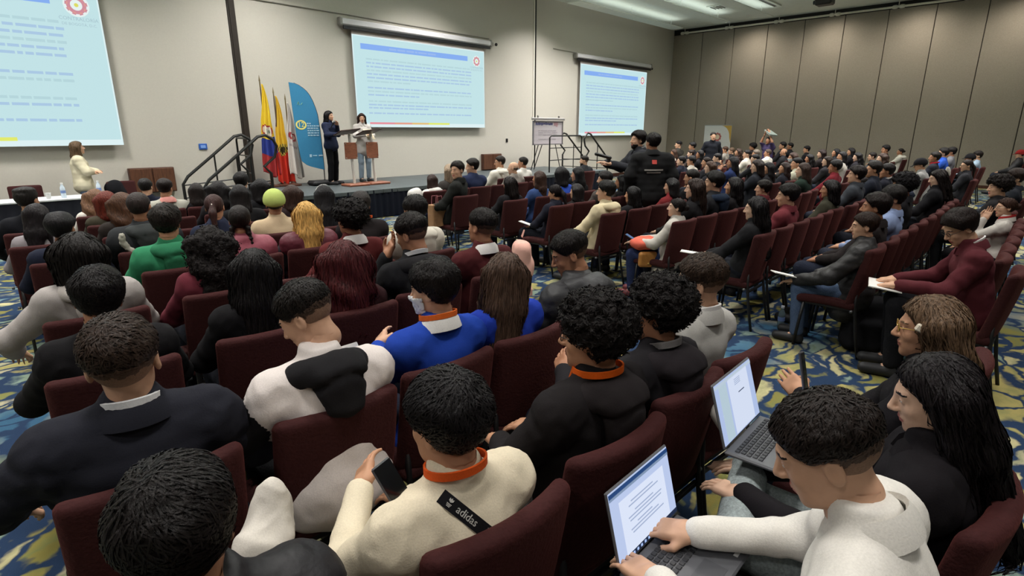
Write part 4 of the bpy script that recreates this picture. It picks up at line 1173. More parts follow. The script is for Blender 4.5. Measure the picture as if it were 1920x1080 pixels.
    if hood:
        nk, up, fw, rt = J['neck'], J['up'], J['fwd'], J['right']
        rp = [nk + rt * (.098 * math.sin(a)) - fw * (.098 * math.cos(a) + .0) - up * (.012 + .035 * (1 - math.cos(a))) for a in np.linspace(-2.3, 2.3, 9)]
        def hf_(P):
            d = None
            for i in range(8):
                q = globals()['cap'](P, rp[i], rp[i + 1], .034 + bulk, .034 + bulk); d = q if d is None else smin(d, q, .02)
            pc = nk - fw * (.125 + bulk) - up * .085
            q = P - pc; X = np.stack([q @ rt, q @ fw, q @ up], 1)
            X[:, 0] *= .62
            d = smin(d, globals()['cap'](X, (0, .012, .055), (0, -.006, -.02 - hoodlen), .060, .042), .035)
            fold = np.abs(X[:, 2] - .062 + 2.2 * X[:, 0] ** 2 * 6) 
            d = d + .012 * np.exp(-(fold / .012) ** 2)
            return d + .003 * wob(P, 40, seed) + .002 * wob(P, 90, seed + 1)
        V, F = surf(hf_, np.array(nk) - .27, np.array(nk) + .2, RES[lod]['top'])
        link('hood', mesh_np('hood', V, F, [cm(hood if isinstance(hood, str) else top)]), root)
    if fur:
        nk, up, fw, rt = J['neck'], J['up'], J['fwd'], J['right']
        fp = [nk - fw * (.16 + bulk) - up * (.05 + .13 * math.sin(a)) + rt * (.17 * math.cos(a)) + fw * (.05 * abs(math.cos(a))) for a in np.linspace(-.2, math.pi + .2, 11)]
        def ff(P):
            d = None
            for i in range(10):
                q = globals()['cap'](P, fp[i], fp[i + 1], .02, .02); d = q if d is None else np.minimum(d, q)
            return d + .007 * wob(P, 150, 1) + .004 * wob(P, 260, 2)
        V, F = surf(ff, np.array(nk) - .4, np.array(nk) + .3, .010)
        link('fur_trim', mesh_np('fur_trim', V, F, [cloth(fur)]), root)
    if collar and kind != 'sweater':
        b = ribbon(neck_ring(J, .0635 + bulk * .2, .066 + bulk * .2, .056, drop=.055), .024, th=.005); b.build('shirt_collar', cloth(collar), root, True)
    if lanyard:
        pts = neck_ring(J, .074 + bulk * .4, .074 + bulk * .4, .056, drop=.045, front=False)
        fr = [tuple(float(v) for v in (J['neck'] + J['fwd'] * (.135 + bulk) - J['up'] * .28))]
        b = ribbon(fr + pts + fr, .022, th=.003); b.build('lanyard', cloth(lanyard), root, True)
    if glasses:
        b = MB()
        for sx in (-1, 1):
            b.tube([(sx * .033 + .021 * math.cos(a), .098, .012 + .017 * math.sin(a)) for a in np.linspace(0, 2 * math.pi, 17)], .0018, 5)
            b.tube([(sx * .054, .097, .016), (sx * .074, .06, .016), (sx * .081, -.01, .014), (sx * .08, -.03, .0)], .0018, 5)
        b.tube([(-.012, .1, .014), (0, .103, .017), (.012, .1, .014)], .0018, 5)
        o_ = b.build('glasses', metalm('#4a4440' if glasses is True else glasses, .3), root, True); o_.matrix_local = Mh
    if mask:
        mf = lambda P: smax(np.abs(head_field(fem, False)(P) - .006) - .003, smax(np.abs(P[:, 2] + .055) - .042, -.03 - P[:, 1] * -1 * -1 if False else .02 - P[:, 1], .006), .004)
        V, F = surf(mf, (-.09, -.02, -.13), (.09, .14, 0), .006)
        o_ = link('face_mask', mesh_np('face_mask', V, F, [cloth('#d6d8da')]), root); o_.matrix_local = Mh
    if beard:
        bf = lambda P: smax(head_field(fem, False)(P) - .003, smax(smax(P[:, 2] + .046 + .1 * np.abs(P[:, 0]), .02 - P[:, 1], .01), -ell(P, (0, .1, -.059), (.022, .03, .009)), .004), .006)
        V, F = surf(bf, (-.1, -.02, -.14), (.1, .14, 0), .007)
        o_ = link('beard', mesh_np('beard', V, F, [hm_]), root); o_.matrix_local = Mh
    if (kind in ('jacket', 'blazer', 'coat', 'shirt') and lod != 'far' and not hood) or (kind == 'sweater' and collar):
        b = MB(); n_ = 22; bk = bulk * (.25 if kind == 'shirt' else 1.0)
        for i in range(n_ + 1):
            a = math.pi * (-.92 + 1.84 * i / n_); ca, sa = math.cos(a), math.sin(a); dr = .05 * (1 - ca) / 2
            for (r_, z_) in ((.062, .045), (.067, .056), (.082 + bk * .45, .036), (.094 + bk * .6, -.004), (.088 + bk * .6, -.008), (.072 + bk * .4, .03)):
                q = J['neck'] + J['right'] * (r_ * 1.02 * sa) - J['fwd'] * (r_ * ca) + J['up'] * (z_ - dr)
                b.v.append(tuple(float(v) for v in q))
        m6 = 6
        for i in range(n_):
            for k in range(m6):
                k2 = (k + 1) % m6; b.f.append((i * m6 + k, i * m6 + k2, (i + 1) * m6 + k2, (i + 1) * m6 + k)); b.m.append(0)
        b.f += [tuple(range(m6)), tuple(n_ * m6 + k for k in range(m6))[::-1]]; b.m += [0, 0]
        b.build('folded_collar', cloth(collar) if kind == 'sweater' else cm(top), root, True)
    if band:
        b = MB(); b.tube([(.088 * math.cos(a), -.005 + .01 * math.sin(a), .03 + .104 * math.sin(a)) for a in np.linspace(-.15, math.pi + .15, 17)], .0075, 6); o_ = b.build('headband', plastic(band, .5), root, True); o_.matrix_local = Mh
    if clip:
        b = MB(); p = Vector(clip[1]) ; b.box(p, clipsize, bev=.005, R=Matrix.Rotation(.5, 3, 'X')); o_ = b.build('hair_clip', plastic(clip[0], .4), root); o_.matrix_local = Mh
    if cap:
        o_ = link('cap', hair_mesh('cap', lod, 0), root, mats=[cloth(cap)]); o_.matrix_local = Mh
    return root, J, Mh
POS = {
'L1': (0.689, 6.9, 1.161, 'L', 8),
'L2': (0.643, 6.03, 1.106, 'L', 7),
'L3': (0.672, 5.18, 1.105, 'L', 6),
'L4': (0.519, 3.58, 1.173, 'L', 4),
'L5': (1.348, 7.66, 1.063, 'L', 9),
'L6': (1.302, 6.88, 1.098, 'L', 8),
'L7': (1.264, 6.05, 1.143, 'L', 7),
'L8': (1.196, 5.24, 1.205, 'L', 6),
'L9': (2.053, 8.53, 1.084, 'L', 10),
'L10': (2.05, 7.7, 1.127, 'L', 9),
'L11': (2.384, 7.66, 1.067, 'L', 9),
'L12': (2.378, 6.9, 1.128, 'L', 8),
'L13': (2.945, 7.7, 1.146, 'L', 9),
'L14': (2.285, 6.05, 1.147, 'L', 7),
'L15': (1.739, 5.2, 1.156, 'L', 6),
'L16': (1.624, 4.37, 1.147, 'L', 5),
'L17': (1.143, 4.39, 1.177, 'L', 5),
'L18': (1.142, 3.56, 1.135, 'L', 4),
'L19': (2.86, 6.9, 1.124, 'L', 8),
'L20': (2.261, 5.2, 1.145, 'L', 6),
'L21': (2.827, 6.03, 1.11, 'L', 7),
'L22': (2.142, 4.35, 1.13, 'L', 5),
'L23': (2.773, 5.22, 1.161, 'L', 6),
'L24': (2.669, 4.39, 1.164, 'L', 5),
'L25': (2.098, 3.6, 1.18, 'L', 4),
'L26': (1.492, 2.66, 1.114, 'L', 3),
'L27': (1.04, 2.7, 1.14, 'L', 3),
'L28': (2.665, 3.6, 1.184, 'L', 4),
'L29': (2.0, 2.74, 1.193, 'L', 3),
'L30': (0.864, 1.83, 1.161, 'L', 2),
'L31': (1.417, 1.81, 1.149, 'L', 2),
'L32': (2.56, 2.72, 1.172, 'L', 3),
'L33': (1.825, 1.79, 1.134, 'L', 2),
'L34': (2.376, 1.83, 1.149, 'L', 2),
'L35': (0.309, 1.83, 1.16, 'L', 2),
'L36': (0.416, 2.7, 1.143, 'L', 3),
'L37': (0.778, 0.96, 1.111, 'L', 1),
'L38': (1.437, 1.0, 1.146, 'L', 1),
'L39': (1.816, 0.98, 1.141, 'L', 1),
'L40': (2.289, 1.04, 1.152, 'L', 1),
'L41': (0.194, 0.96, 1.142, 'L', 1),
'L42': (1.221, 0.24, 1.14, 'L', 0),
'L43': (1.747, 0.122, 1.12, 'L', -1),
'L44': (2.346, 0.22, 1.128, 'L', 0),
'M1': (5.582, 7.06, 1.034, 'R', 8),
'M2': (5.441, 6.28, 1.241, 'R', 7),
'M2b': (5.98, 7.1, 1.159, 'R', 8),
'M3': (6.501, 7.12, 1.212, 'R', 8),
'M4': (8.018, 7.97, 1.191, 'R', 9),
'M5': (7.484, 7.1, 1.141, 'R', 8),
'M6': (8.666, 7.95, 1.156, 'R', 9),
'M7': (5.565, 5.35, 1.086, 'R', 6),
'M8': (6.196, 5.37, 1.126, 'R', 6),
'M9': (6.72, 5.39, 1.157, 'R', 6),
'M10': (7.131, 5.39, 1.135, 'R', 6),
'M11': (10.766, 7.95, 1.121, 'R', 9),
'M12': (5.575, 4.56, 1.035, 'R', 5),
'M13': (6.021, 4.56, 1.015, 'R', 5),
'M14': (5.455, 3.71, 1.119, 'R', 4),
'M15': (6.695, 4.58, 1.126, 'R', 5),
'M16': (7.103, 4.56, 1.072, 'R', 5),
'M17': (8.774, 5.37, 1.102, 'R', 6),
'M18': (6.0, 3.69, 1.041, 'R', 4),
'M21': (6.961, 3.69, 1.077, 'R', 4),
'M22': (5.489, 2.83, 1.012, 'R', 3),
'R1': (16.607, 8.8, 1.12, 'R', 10),
'R2': (18.588, 9.69, 1.314, 'R', 11),
'R3': (17.918, 8.84, 1.289, 'R', 10),
'R5': (16.052, 7.95, 1.126, 'R', 9),
'R6': (14.911, 7.12, 1.167, 'R', 8),
'R7': (17.149, 7.95, 1.143, 'R', 9),
'R8': (17.681, 7.93, 1.113, 'R', 9),
'R9': (18.475, 7.97, 1.175, 'R', 9),
'R10': (18.943, 7.95, 1.13, 'R', 9),
'R11': (17.435, 7.1, 1.157, 'R', 8),
'R12': (12.119, 6.22, 1.12, 'R', 7),
'R13': (12.617, 6.22, 1.101, 'R', 7),
'R14': (11.62, 5.39, 1.146, 'R', 6),
'R15': (14.035, 6.24, 1.125, 'R', 7),
'R16': (10.091, 4.6, 1.14, 'R', 5),
'R17': (11.116, 4.62, 1.184, 'R', 5),
'R18': (15.918, 6.24, 1.162, 'R', 7),
'R19': (16.566, 6.24, 1.158, 'R', 7),
'R20': (14.227, 5.37, 1.122, 'R', 6),
'R21': (17.464, 6.24, 1.148, 'R', 7),
'R22': (20.787, 7.97, 1.231, 'R', 9),
'R24': (22.56, 7.95, 1.176, 'R', 9),
'R25': (21.327, 7.14, 1.272, 'R', 8),
'R26': (22.106, 7.14, 1.239, 'R', 8),
'R27': (18.806, 6.24, 1.142, 'R', 7),
'R28': (10.123, 3.77, 1.192, 'R', 4),
'R29': (10.555, 3.73, 1.138, 'R', 4),
'R30': (11.32, 3.71, 1.112, 'R', 4),
'R31': (14.594, 4.62, 1.171, 'R', 5),
'R32': (12.116, 3.75, 1.157, 'R', 4),
'R34': (7.609, 3.73, 1.15, 'R', 4),
'R35': (5.996, 2.89, 1.167, 'R', 3),
'R36': (6.567, 2.93, 1.198, 'R', 3),
'R37': (6.963, 2.85, 1.132, 'R', 3),
'R38': (7.899, 2.83, 1.04, 'R', 3),
'R39': (5.289, 1.94, 1.103, 'R', 2),
'R40': (6.246, 1.98, 1.14, 'R', 2),
'R41': (21.069, 6.26, 1.17, 'R', 7),
'R42': (16.921, 4.64, 1.191, 'R', 5),
'R45': (15.725, 4.58, 1.109, 'R', 5),
'R46': (9.751, 2.91, 1.187, 'R', 3),
'R47': (14.078, 3.73, 1.135, 'R', 4),
'R48': (18.196, 4.62, 1.185, 'R', 5),
'R49': (15.394, 3.77, 1.196, 'R', 4),
'R50': (19.787, 4.62, 1.173, 'R', 5),
'R51': (16.676, 3.73, 1.144, 'R', 4),
'R52': (11.454, 2.89, 1.161, 'R', 3),
'R53': (18.085, 3.69, 1.113, 'R', 4),
'R54': (15.22, 2.91, 1.181, 'R', 3),
'R55': (20.216, 3.81, 1.244, 'R', 4),
'R56': (22.023, 3.73, 1.137, 'R', 4),
'R57': (9.225, 2.04, 1.187, 'R', 2),
'R58': (10.316, 2.06, 1.207, 'R', 2),
'R59': (10.975, 2.0, 1.153, 'R', 2),
'R60': (7.607, 1.94, 1.109, 'R', 2),
'R61': (6.527, 1.1, 1.154, 'R', 1),
'R62': (5.712, 1.08, 1.151, 'R', 1),
'R63': (5.229, 1.04, 1.05, 'R', 1),
'R64': (7.552, 1.2, 1.2, 'R', 1),
'R65': (13.747, 1.96, 1.139, 'R', 2),
'R66': (16.156, 2.06, 1.2, 'R', 2),
'R67': (17.85, 2.12, 1.246, 'R', 2),
'R68': (19.083, 2.1, 1.24, 'R', 2),
'R69': (9.575, 1.14, 1.172, 'R', 1),
'R70': (13.929, 1.254, 1.15, 'R', -1),
'R71': (18.783, 1.518, 1.17, 'R', -1),
'R72': (18.225, 1.607, 1.12, 'R', -1),
'R73': (21.832, 0.825, 1.14, 'R', -1),
'R74': (10.491, 0.387, 1.16, 'R', -1),
'R75': (8.673, 0.445, 1.16, 'R', -1),
'R76': (7.856, 0.31, 1.016, 'R', 0),
'R77': (4.984, 0.41, 1.141, 'R', 0),
}
ROW_L = [0.06, 0.8, 1.61, 2.5, 3.36, 4.17, 5.0, 5.85, 6.7, 7.5, 8.35]
ROW_R = [0.15, 0.88, 1.78, 2.67, 3.53, 4.4, 5.19, 6.04, 6.9, 7.75, 8.6, 9.45]
# ------------------------------------------------------------------ the audience
# id: (words for the label, keyword arguments)
BLK = '#141113'; BRN = '#3a261b'; DBR = '#241812'
SPEC = {
 'L1': ('black jacket and flat-topped dark hair, leftmost of the audience', dict(hair='flattop', hc='#1d1a18', top='#15161b', armL='side')),
 'L2': ('pale grey plaid shirt and dark loose hair with thin tails', dict(hair='long', hc='#171214', top='#8d878a', kind='shirt', fem=1)),
 'L3': ('navy jacket and a round mop of black hair', dict(hair='thick', hc='#141214', top='#1d2130', seed=1)),
 'L4': ('white and grey hooded top with black bobbed hair', dict(hair='bob', hc='#15110f', top='#a6a09c', kind='hoodie', fem=1, lod='mid', hood='#b5afa9', armL='wide')),
 'L5': ('long blonde-streaked wavy hair near the side table', dict(hair='wavy', hc='#6b4d38', top='#c9c4bc', fem=1)),
 'L6': ('olive jacket and bright auburn hair', dict(hair='bob', hc='#5e2418', top='#3b372c', fem=1, seed=1)),
 'L7': ('long brown hair with blonde tips beside the cropped-haired neighbour', dict(hair='wavy', hc='#4a3020', top='#2a2522', fem=1, seed=1, hroll=-.2)),
 'L8': ('dark grey parka with a pale fur-trimmed hood and cropped hair', dict(hair='buzz', hc='#2c2422', top='#2e3032', kind='coat', hood='#3a3d3d', fur='#a8a598')),
 'L9': ('navy top and short black hair in front of the wooden cupboard', dict(hair='short', hc='#100d0d', top='#1b1e2c', hyaw=-.5)),
 'L10': ('pale grey sweater with a pink collar and short dark hair', dict(hair='short', hc='#1a1110', top='#a8a79c', kind='sweater', collar='#d29088')),
 'L11': ('long straight dark hair nearest the left stage steps', dict(hair='long', hc='#1c1513', top='#171417', fem=1, hyaw=-.6)),
 'L12': ('wavy black hair and dark top below the left stage steps', dict(hair='wavy', hc='#120f10', top='#1c1a1d', fem=1)),
 'L13': ('black hair, seated closest to the foot of the stage steps', dict(hair='thick', hc='#131011', top='#1a1a1c')),
 'L14': ('black hair falling straight over a black top, behind the stage steps row', dict(hair='long', hc='#151112', top='#161517', fem=1, seed=1)),
 'L15': ('navy top and brown hair tied back with a pale band', dict(hair='pony', hc='#38221f', top='#23283a', fem=1, clip=('#d9cfc4', (0, -.112, .04)))),
 'L16': ('pink quilted jacket and dark braids', dict(hair='braids', hc='#18110f', top='#8b4552', kind='puffer', fem=1)),
 'L17': ('bright green hooded jacket and dark streaked hair', dict(hair='thick', hc='#221d19', top='#33805a', hood='#2b6e4d', lod='mid', seed=2)),
 'L18': ('burgundy jacket with a white collar and long curly black hair', dict(hair='curlylong', hc='#15100f', top='#5f2630', fem=1, lod='mid', collar='#cfc9c2')),
 'L19': ('black bobbed hair below the flags, beside the green cap', dict(hair='bob', hc='#121011', top='#17171a', fem=1)),
 'L20': ('cream fleece and a pale green cap', dict(hair='short', hc='#161212', top='#c3ad8e', kind='sweater', cap='#b3c46e')),
 'L21': ('short brown hair and dark top behind the green cap', dict(hair='bob', hc='#33221c', top='#2a2022', fem=1, seed=1)),
 'L22': ('burgundy quilted waistcoat and long blonde hair', dict(hair='longer', hc='#c79c58', top='#5c2430', kind='puffer', sleeve='#2a2a2e', fem=1, lod='mid')),
 'L23': ('black hair with a white headband', dict(hair='long', hc='#141214', top='#18181c', fem=1, band='#e6e2de')),
 'L24': ('dark jacket, orange lanyard and short grey-black hair', dict(hair='short', hc='#26211f', top='#1f1a1b', lanyard='#d85a22')),
 'L25': ('burgundy sweater with a white collar and short curly hair', dict(hair='curly', hc='#130f0e', top='#5a2424', kind='sweater', collar='#d6d2ce', lod='mid', hyaw=.25)),
 'L26': ('long wavy dark red hair', dict(hair='wavy', hc='#47191a', top='#2a1416', fem=1, lod='near', hscale=1.06)),
 'L27': ('very long straight black hair over a black jacket', dict(hair='longer', hc='#131010', top='#131214', fem=1, lod='near')),
 'L28': ('white hooded sweatshirt and short dark hair near the stage skirt', dict(hair='short', hc='#141110', top='#cfc8ba', kind='hoodie', hood=True, lod='mid', hyaw=.1)),
 'L29': ('black jacket with a white shoulder panel, hand raised to the cheek', dict(hair='fade', hc='#1a1512', top='#1a1a1c', collar='#d5d5d5', hood='#1e1d1f', lod='near', hyaw=.35, hpitch=-.3, pose=dict(armL='cheek', lean=.12))),
 'L30': ('white sweatshirt with black sleeves and black hood, looking down', dict(hair='fade', hc='#17120f', top='#d8cfca', sleeve='#1b1a1c', hood='#1c1b1d', kind='hoodie', lod='near', hyaw=.75, hpitch=-.55, sk='c', pose=dict(lean=.22, headf=.05, armL='side', armR='knee', wide=1.06))),
 'L31': ('royal blue sweater with an orange collar and face mask', dict(hair='thick', hc='#15100f', top='#1f3f9c', kind='sweater', collar='#dcdad6', lanyard='#e06a2a', mask=True, lod='near', hyaw=.5, hpitch=-.15, seed=1, pose=dict(lean=.08, armL='phone'))),
 'L32': ('burgundy sweater with a white collar and short cropped black hair', dict(hair='fade', hc='#181311', top='#4c2022', kind='sweater', collar='#d9d6d2', lod='near', hyaw=.12, sk='b', seed=1)),
 'L33': ('blue top and long straight brown hair', dict(hair='longer', hc='#47352a', top='#1f389c', kind='sweater', fem=1, lod='near', hyaw=-.5, hroll=.12)),
 'L34': ('black quilted jacket and ear stud, looking down', dict(hair='fade', hc='#171210', top='#2a2a2c', kind='puffer', hood='#2d2d2f', lod='near', hyaw=.85, hpitch=-.4, sk='b', pose=dict(lean=.18, headf=.03))),
 'L35': ('dark navy jacket with a thin white collar and brown faded hair', dict(hair='fade', hc='#2f231c', top='#23242c', collar='#dfe0e2', lod='near', bulk=.022, hyaw=-.25, hpitch=.05, sk='c', seed=1, hscale=1.12, pose=dict(armL='wide', armR='side', wide=1.14, side=-.02, twist=-.12))),
 'L36': ('black jacket with a white collar and tousled black hair', dict(hair='thick', hc='#141010', top='#161517', collar='#d8d8d8', lod='near', hyaw=-.2, hroll=.1, sk='b', pose=dict(armL='knee'))),
 'L37': ('cream sweatshirt, orange lanyard and a black lettered strap across the back', dict(hair='thick', hc='#141112', top='#d9cdb4', kind='sweater', lanyard='#dd5a22', bottom='#cfc9b8', lod='near', hyaw=.18, hpitch=-.12, sk='a', hscale=1.05, pose=dict(armL='phone', armR='knee', lean=.10, wide=1.05, legs='wide'))),
 'L38': ('black hooded jacket, orange lanyard, glasses and curly black hair', dict(hair='curly', hc='#151110', top='#1d1a1b', hood='#211d1e', kind='hoodie', lanyard='#e06018', hoodlen=.09, glasses=True, lod='near', hscale=1.04, bottom='#8d9094', hyaw=.5, hpitch=-.05, sk='a', pose=dict(wide=1.05, legs='wide'))),
 'L39': ('dark hooded jacket and curly black hair, holding up a phone', dict(hair='curly', hc='#151110', top='#1e1c1f', hood='#242023', kind='hoodie', collar='#8d8a8a', lod='near', hyaw=.45, sk='b', seed=1, pose=dict(armL='phone'))),
 'L40': ('light grey blazer and short swept-back brown hair', dict(hair='fade', hc='#33261d', top='#a9a7a2', kind='blazer', collar='#dcdad8', lod='near', hyaw=.32, sk='c', hscale=1.03)),
 'L41': ('black quilted jacket and thick black hair, nearest the camera', dict(hair='thick', hc='#161211', top='#1b1a1d', kind='puffer', lod='near', hyaw=-.35, hpitch=-.1, sk='b', seed=2)),
 'L42': ('white polo shirt, typing on the nearer laptop', dict(hair='fade', hc='#1d1613', top='#d7d3cb', kind='shirt', bulk=.010, lod='near', hyaw=.22, hpitch=-.5, sk='c', bottom='#23242a', pose=dict(lean=.28, headf=.05, armL='type', armR='type', wide=1.12), yaw=.12, hscale=1.04)),
 'L43': ('black jacket, long black hair and grey jeans, with the farther laptop', dict(hair='longer', hc='#151012', top='#161316', kind='jacket', fem=1, lod='near', hyaw=.2, hpitch=-.3, sk='e', bottom='#8d9696', shoe='#cfcac2', pose=dict(lean=.08, legs='figure4', armL='type', armR='type'), yaw=.15)),
 'L44': ('black jacket, glasses and wavy light brown hair with a cream hair clip', dict(hair='wavy', hc='#5c4734', top='#171518', fem=1, glasses='#b8964e', clip=('#e2d8c4', (-.098, .012, .018)), clipsize=(.02, .085, .03), lod='near', hyaw=.15, hpitch=-.1, sk='a', pose=dict(lean=.1, armL='phone'), yaw=.15)),
 'M1': ('white hooded top and long brown hair, closest to the stage skirt', dict(hair='long', hc='#2c1c17', top='#cfcbc6', kind='hoodie', hood=True, fem=1)),
 'M2': ('black jacket with a yellow badge, head turned to the left', dict(hair='short', hc='#1d1613', top='#1d1e1c', lod='mid', hyaw=1.5, hpitch=-.05, sk='c', pose=dict(twist=.35, armL='knee'), yaw=.25, bottom='#22273a')),
 'M2b': ('short fair hair, half hidden behind the turned man in black', dict(hair='bob', hc='#8d7a66', top='#3a3634', fem=1, sk='c')),
 'M3': ('navy suit and thick black hair in the front row', dict(hair='thick', hc='#15100e', top='#232a44', kind='blazer', bulk=.018, hyaw=.9, hpitch=-.1, sk='c', pose=dict(wide=1.15))),
 'M4': ('white hooded jacket and glasses in the front row', dict(hair='short', hc='#1f1713', top='#d9d4c8', kind='hoodie', hood=True, glasses=True, hyaw=.9)),
 'M5': ('grey blazer and bald head', dict(hair='bald', hc='#5a4a40', top='#77706a', kind='blazer', sk='c')),
 'M6': ('white shirt and short dark hair in the front row', dict(hair='short', hc='#1a1512', top='#d8d4cc', kind='shirt', hyaw=.5)),
 'M7': ('black jacket and straight black hair, at the aisle seat', dict(hair='long', hc='#17100f', top='#18171a', fem=1, lod='mid')),
 'M8': ('blue denim jacket and long brown hair', dict(hair='longer', hc='#35231b', top='#31456f', fem=1)),
 'M9': ('royal blue jersey and black hair', dict(hair='bob', hc='#131012', top='#2b4aa8', kind='sweater', fem=1, hyaw=-.3)),
 'M10': ('black top and straight black hair beside the blue jersey', dict(hair='long', hc='#131112', top='#1a1a1c', fem=1)),
 'M11': ('black jacket and beard, turned sideways below the right stage steps', dict(hair='fade', hc='#1b1512', top='#26272a', kind='jacket', bulk=.02, hyaw=.65, sk='c', beard=True, pose=dict(wide=1.15))),
 'M12': ('dark navy jacket and black hair held by a white claw clip', dict(hair='pony', hc='#161012', top='#1c1d28', fem=1, lod='mid', clip=('#e4e0da', (0, -.1, .075)), hyaw=.3, hpitch=-.2)),
 'M13': ('dark top and round black hair beside the claw-clip wearer', dict(hair='bob', hc='#151112', top='#1a1718', fem=1)),
 'M14': ('cream hooded sweatshirt, arms resting, at the aisle', dict(hair='thick', hc='#14110f', top='#cdbf9e', kind='hoodie', hood=True, lod='mid', hyaw=.45, sk='c')),
 'M15': ('dark cap-like black hair behind the cream sweatshirt', dict(hair='thick', hc='#1a1615', top='#4a4440', hyaw=.4)),
 'M16': ('long sleek black hair next to the man in the dark suit', dict(hair='longer', hc='#0f0d0e', top='#121214', fem=1)),
 'M17': ('dark suit with a white shirt and short greying hair', dict(hair='fade', hc='#3b322c', top='#2b2e36', kind='blazer', collar='#d6d2cc', hyaw=.55, sk='c', beard=True, pose=dict(wide=1.1))),
 'M18': ('black jacket with shoulder stripes and long black hair', dict(hair='long', hc='#120f10', top='#151416', fem=1, lod='mid')),
 'M21': ('red jacket and bushy black hair', dict(hair='bob', hc='#131011', top='#6d2426', fem=1)),
 'M22': ('pale grey coat, hair in a bun, a coral jacket across the knees', dict(hair='bun', hc='#1b1412', top='#b3aea6', kind='coat', hem=.16, fem=1, lod='mid', hyaw=.3, hpitch=.05, sk='e', bottom='#27304e', shoe='#6a2a30', yaw=.2, pose=dict(armL='type', armR='type'))),
 'R34': ('dark hair, watching behind the red jacket', dict(hair='short', hc='#171210', top='#1c1b1e', hyaw=.5)),
 'R35': ('black top and long brown hair swept back', dict(hair='long', hc='#2b1f1a', top='#19181a', fem=1, lod='mid', hyaw=.7, sk='e')),
 'R36': ('black jacket with a navy hood', dict(hair='thick', hc='#14110f', top='#232427', hood='#1c2636', lod='mid', hyaw=.85, sk='c')),
 'R37': ('very long black hair hanging over a dark top', dict(hair='longer', hc='#151112', top='#1a181a', fem=1, lod='mid')),
 'R38': ('maroon sports shirt and dark fringe', dict(hair='thick', hc='#1a1311', top='#5c2429', kind='shirt', lod='mid', hyaw=.85, sk='c')),
 'R39': ('black blazer and long sleek black hair at the aisle', dict(hair='longer', hc='#141011', top='#1c1c1e', kind='blazer', fem=1, lod='mid', hyaw=.6, hpitch=-.1, sk='e', pose=dict(armL='knee', armR='knee'))),
 'R40': ('maroon polo shirt and short dark hair', dict(hair='thick', hc='#15110f', top='#642a30', kind='shirt', lod='mid', hyaw=.7, seed=1)),
 'R60': ('olive jacket and black hair with a small white clip', dict(hair='bob', hc='#151011', top='#37352a', fem=1, lod='mid', clip=('#dedad2', (0, -.03, .118)))),
 'R61': ('pale blue shirt and dark hair with a face mask', dict(hair='thick', hc='#171210', top='#7d8cae', kind='shirt', lod='mid', mask=True, hyaw=.8, hpitch=-.2)),
 'R62': ('dark jacket and rounded brown-black hair', dict(hair='thick', hc='#1d1512', top='#211c1c', lod='mid', hyaw=.5, seed=1)),
 'R63': ('long black quilted coat and blue jeans, holding papers at the aisle', dict(hair='short', hc='#2a1d17', top='#1d1b1c', kind='puffer', hem=.14, lod='near', hyaw=.55, hpitch=-.12, sk='c', bottom='#4a5a74', pose=dict(armL='knee', armR='lap', lean=.1), yaw=.12)),
 'R64': ('bushy black hair in front of the woman with the white bow', dict(hair='curly', hc='#131012', top='#1d1c1f', lod='mid')),
 'R69': ('black jacket and long dark hair tied with a white bow', dict(hair='long', hc='#1b1413', top='#171619', fem=1, lod='mid', hyaw=.8, hpitch=-.25, sk='e')),
 'R57': ('grey jacket with pale stripes and a bowl haircut', dict(hair='thick', hc='#1c1413', top='#393c42', lod='mid', hyaw=.6, sk='c')),
 'R58': ('navy blazer and dark hair, sitting beside a similar blazer', dict(hair='thick', hc='#181210', top='#1f222c', kind='blazer', hyaw=.85, sk='a')),
 'R59': ('navy blazer and white collar', dict(hair='thick', hc='#171110', top='#1f2029', kind='blazer', collar='#d8d4d0', hyaw=.7, sk='b', seed=1)),
 'R46': ('dark green jacket and long brown hair', dict(hair='long', hc='#33251f', top='#1f2d26', fem=1, hyaw=.8, sk='e')),
 'R52': ('red jacket and black hair', dict(hair='thick', hc='#141010', top='#6a1f27', hyaw=.8, sk='b')),
 'R65': ('grey sweatshirt and black cap, bent forward', dict(hair='short', hc='#15110f', top='#8d8c8a', kind='hoodie', cap='#171619', hyaw=.7, hpitch=-.3, pose=dict(lean=.3))),
 'R66': ('black jacket and red lanyard', dict(hair='thick', hc='#17110f', top='#20222a', lanyard='#b5222c', hyaw=.7, sk='b')),
 'R67': ('bright blue jacket and black hair', dict(hair='thick', hc='#141011', top='#2a4fa8', hyaw=.6)),
 'R68': ('grey jacket, tucked behind the bright blue jacket', dict(hair='thick', hc='#151112', top='#77777c', hyaw=.5, seed=1)),
 'R70': ('dark coat with glasses, leaning back', dict(hair='pony', hc='#211815', top='#26262a', fem=1, glasses=True, hyaw=1.0, sk='c')),
 'R71': ('pale blue shirt and dark fringe near the fabric wall', dict(hair='thick', hc='#19120f', top='#8fa3b4', kind='shirt', hyaw=.9, sk='c')),
 'R72': ('dark cap, in front of the pale blue shirt', dict(hair='short', hc='#151112', top='#242426', cap='#18171a', hyaw=.6)),
 'R73': ('dark quilted jacket and red beanie at the right edge', dict(hair='short', hc='#15110f', top='#2c2b2f', kind='puffer', cap='#9c2a2a', hyaw=.4)),
 'R74': ('dark collar and swept brown hair at the right edge', dict(hair='thick', hc='#2a1d17', top='#23262c', hyaw=.9, sk='c', lod='mid')),
 'R75': ('shaggy dark hair beside the right edge of the crowd', dict(hair='curly', hc='#1c1513', top='#201e20', lod='mid')),
 'R76': ('white shirt, red lanyard, glasses and brown hair tied back', dict(hair='bun', hc='#3a241a', top='#b9b3ac', kind='shirt', lanyard='#b03030', glasses='#a89a8c', fem=1, lod='near', hyaw=.85, sk='c', pose=dict(armL='cheek', lean=.1))),
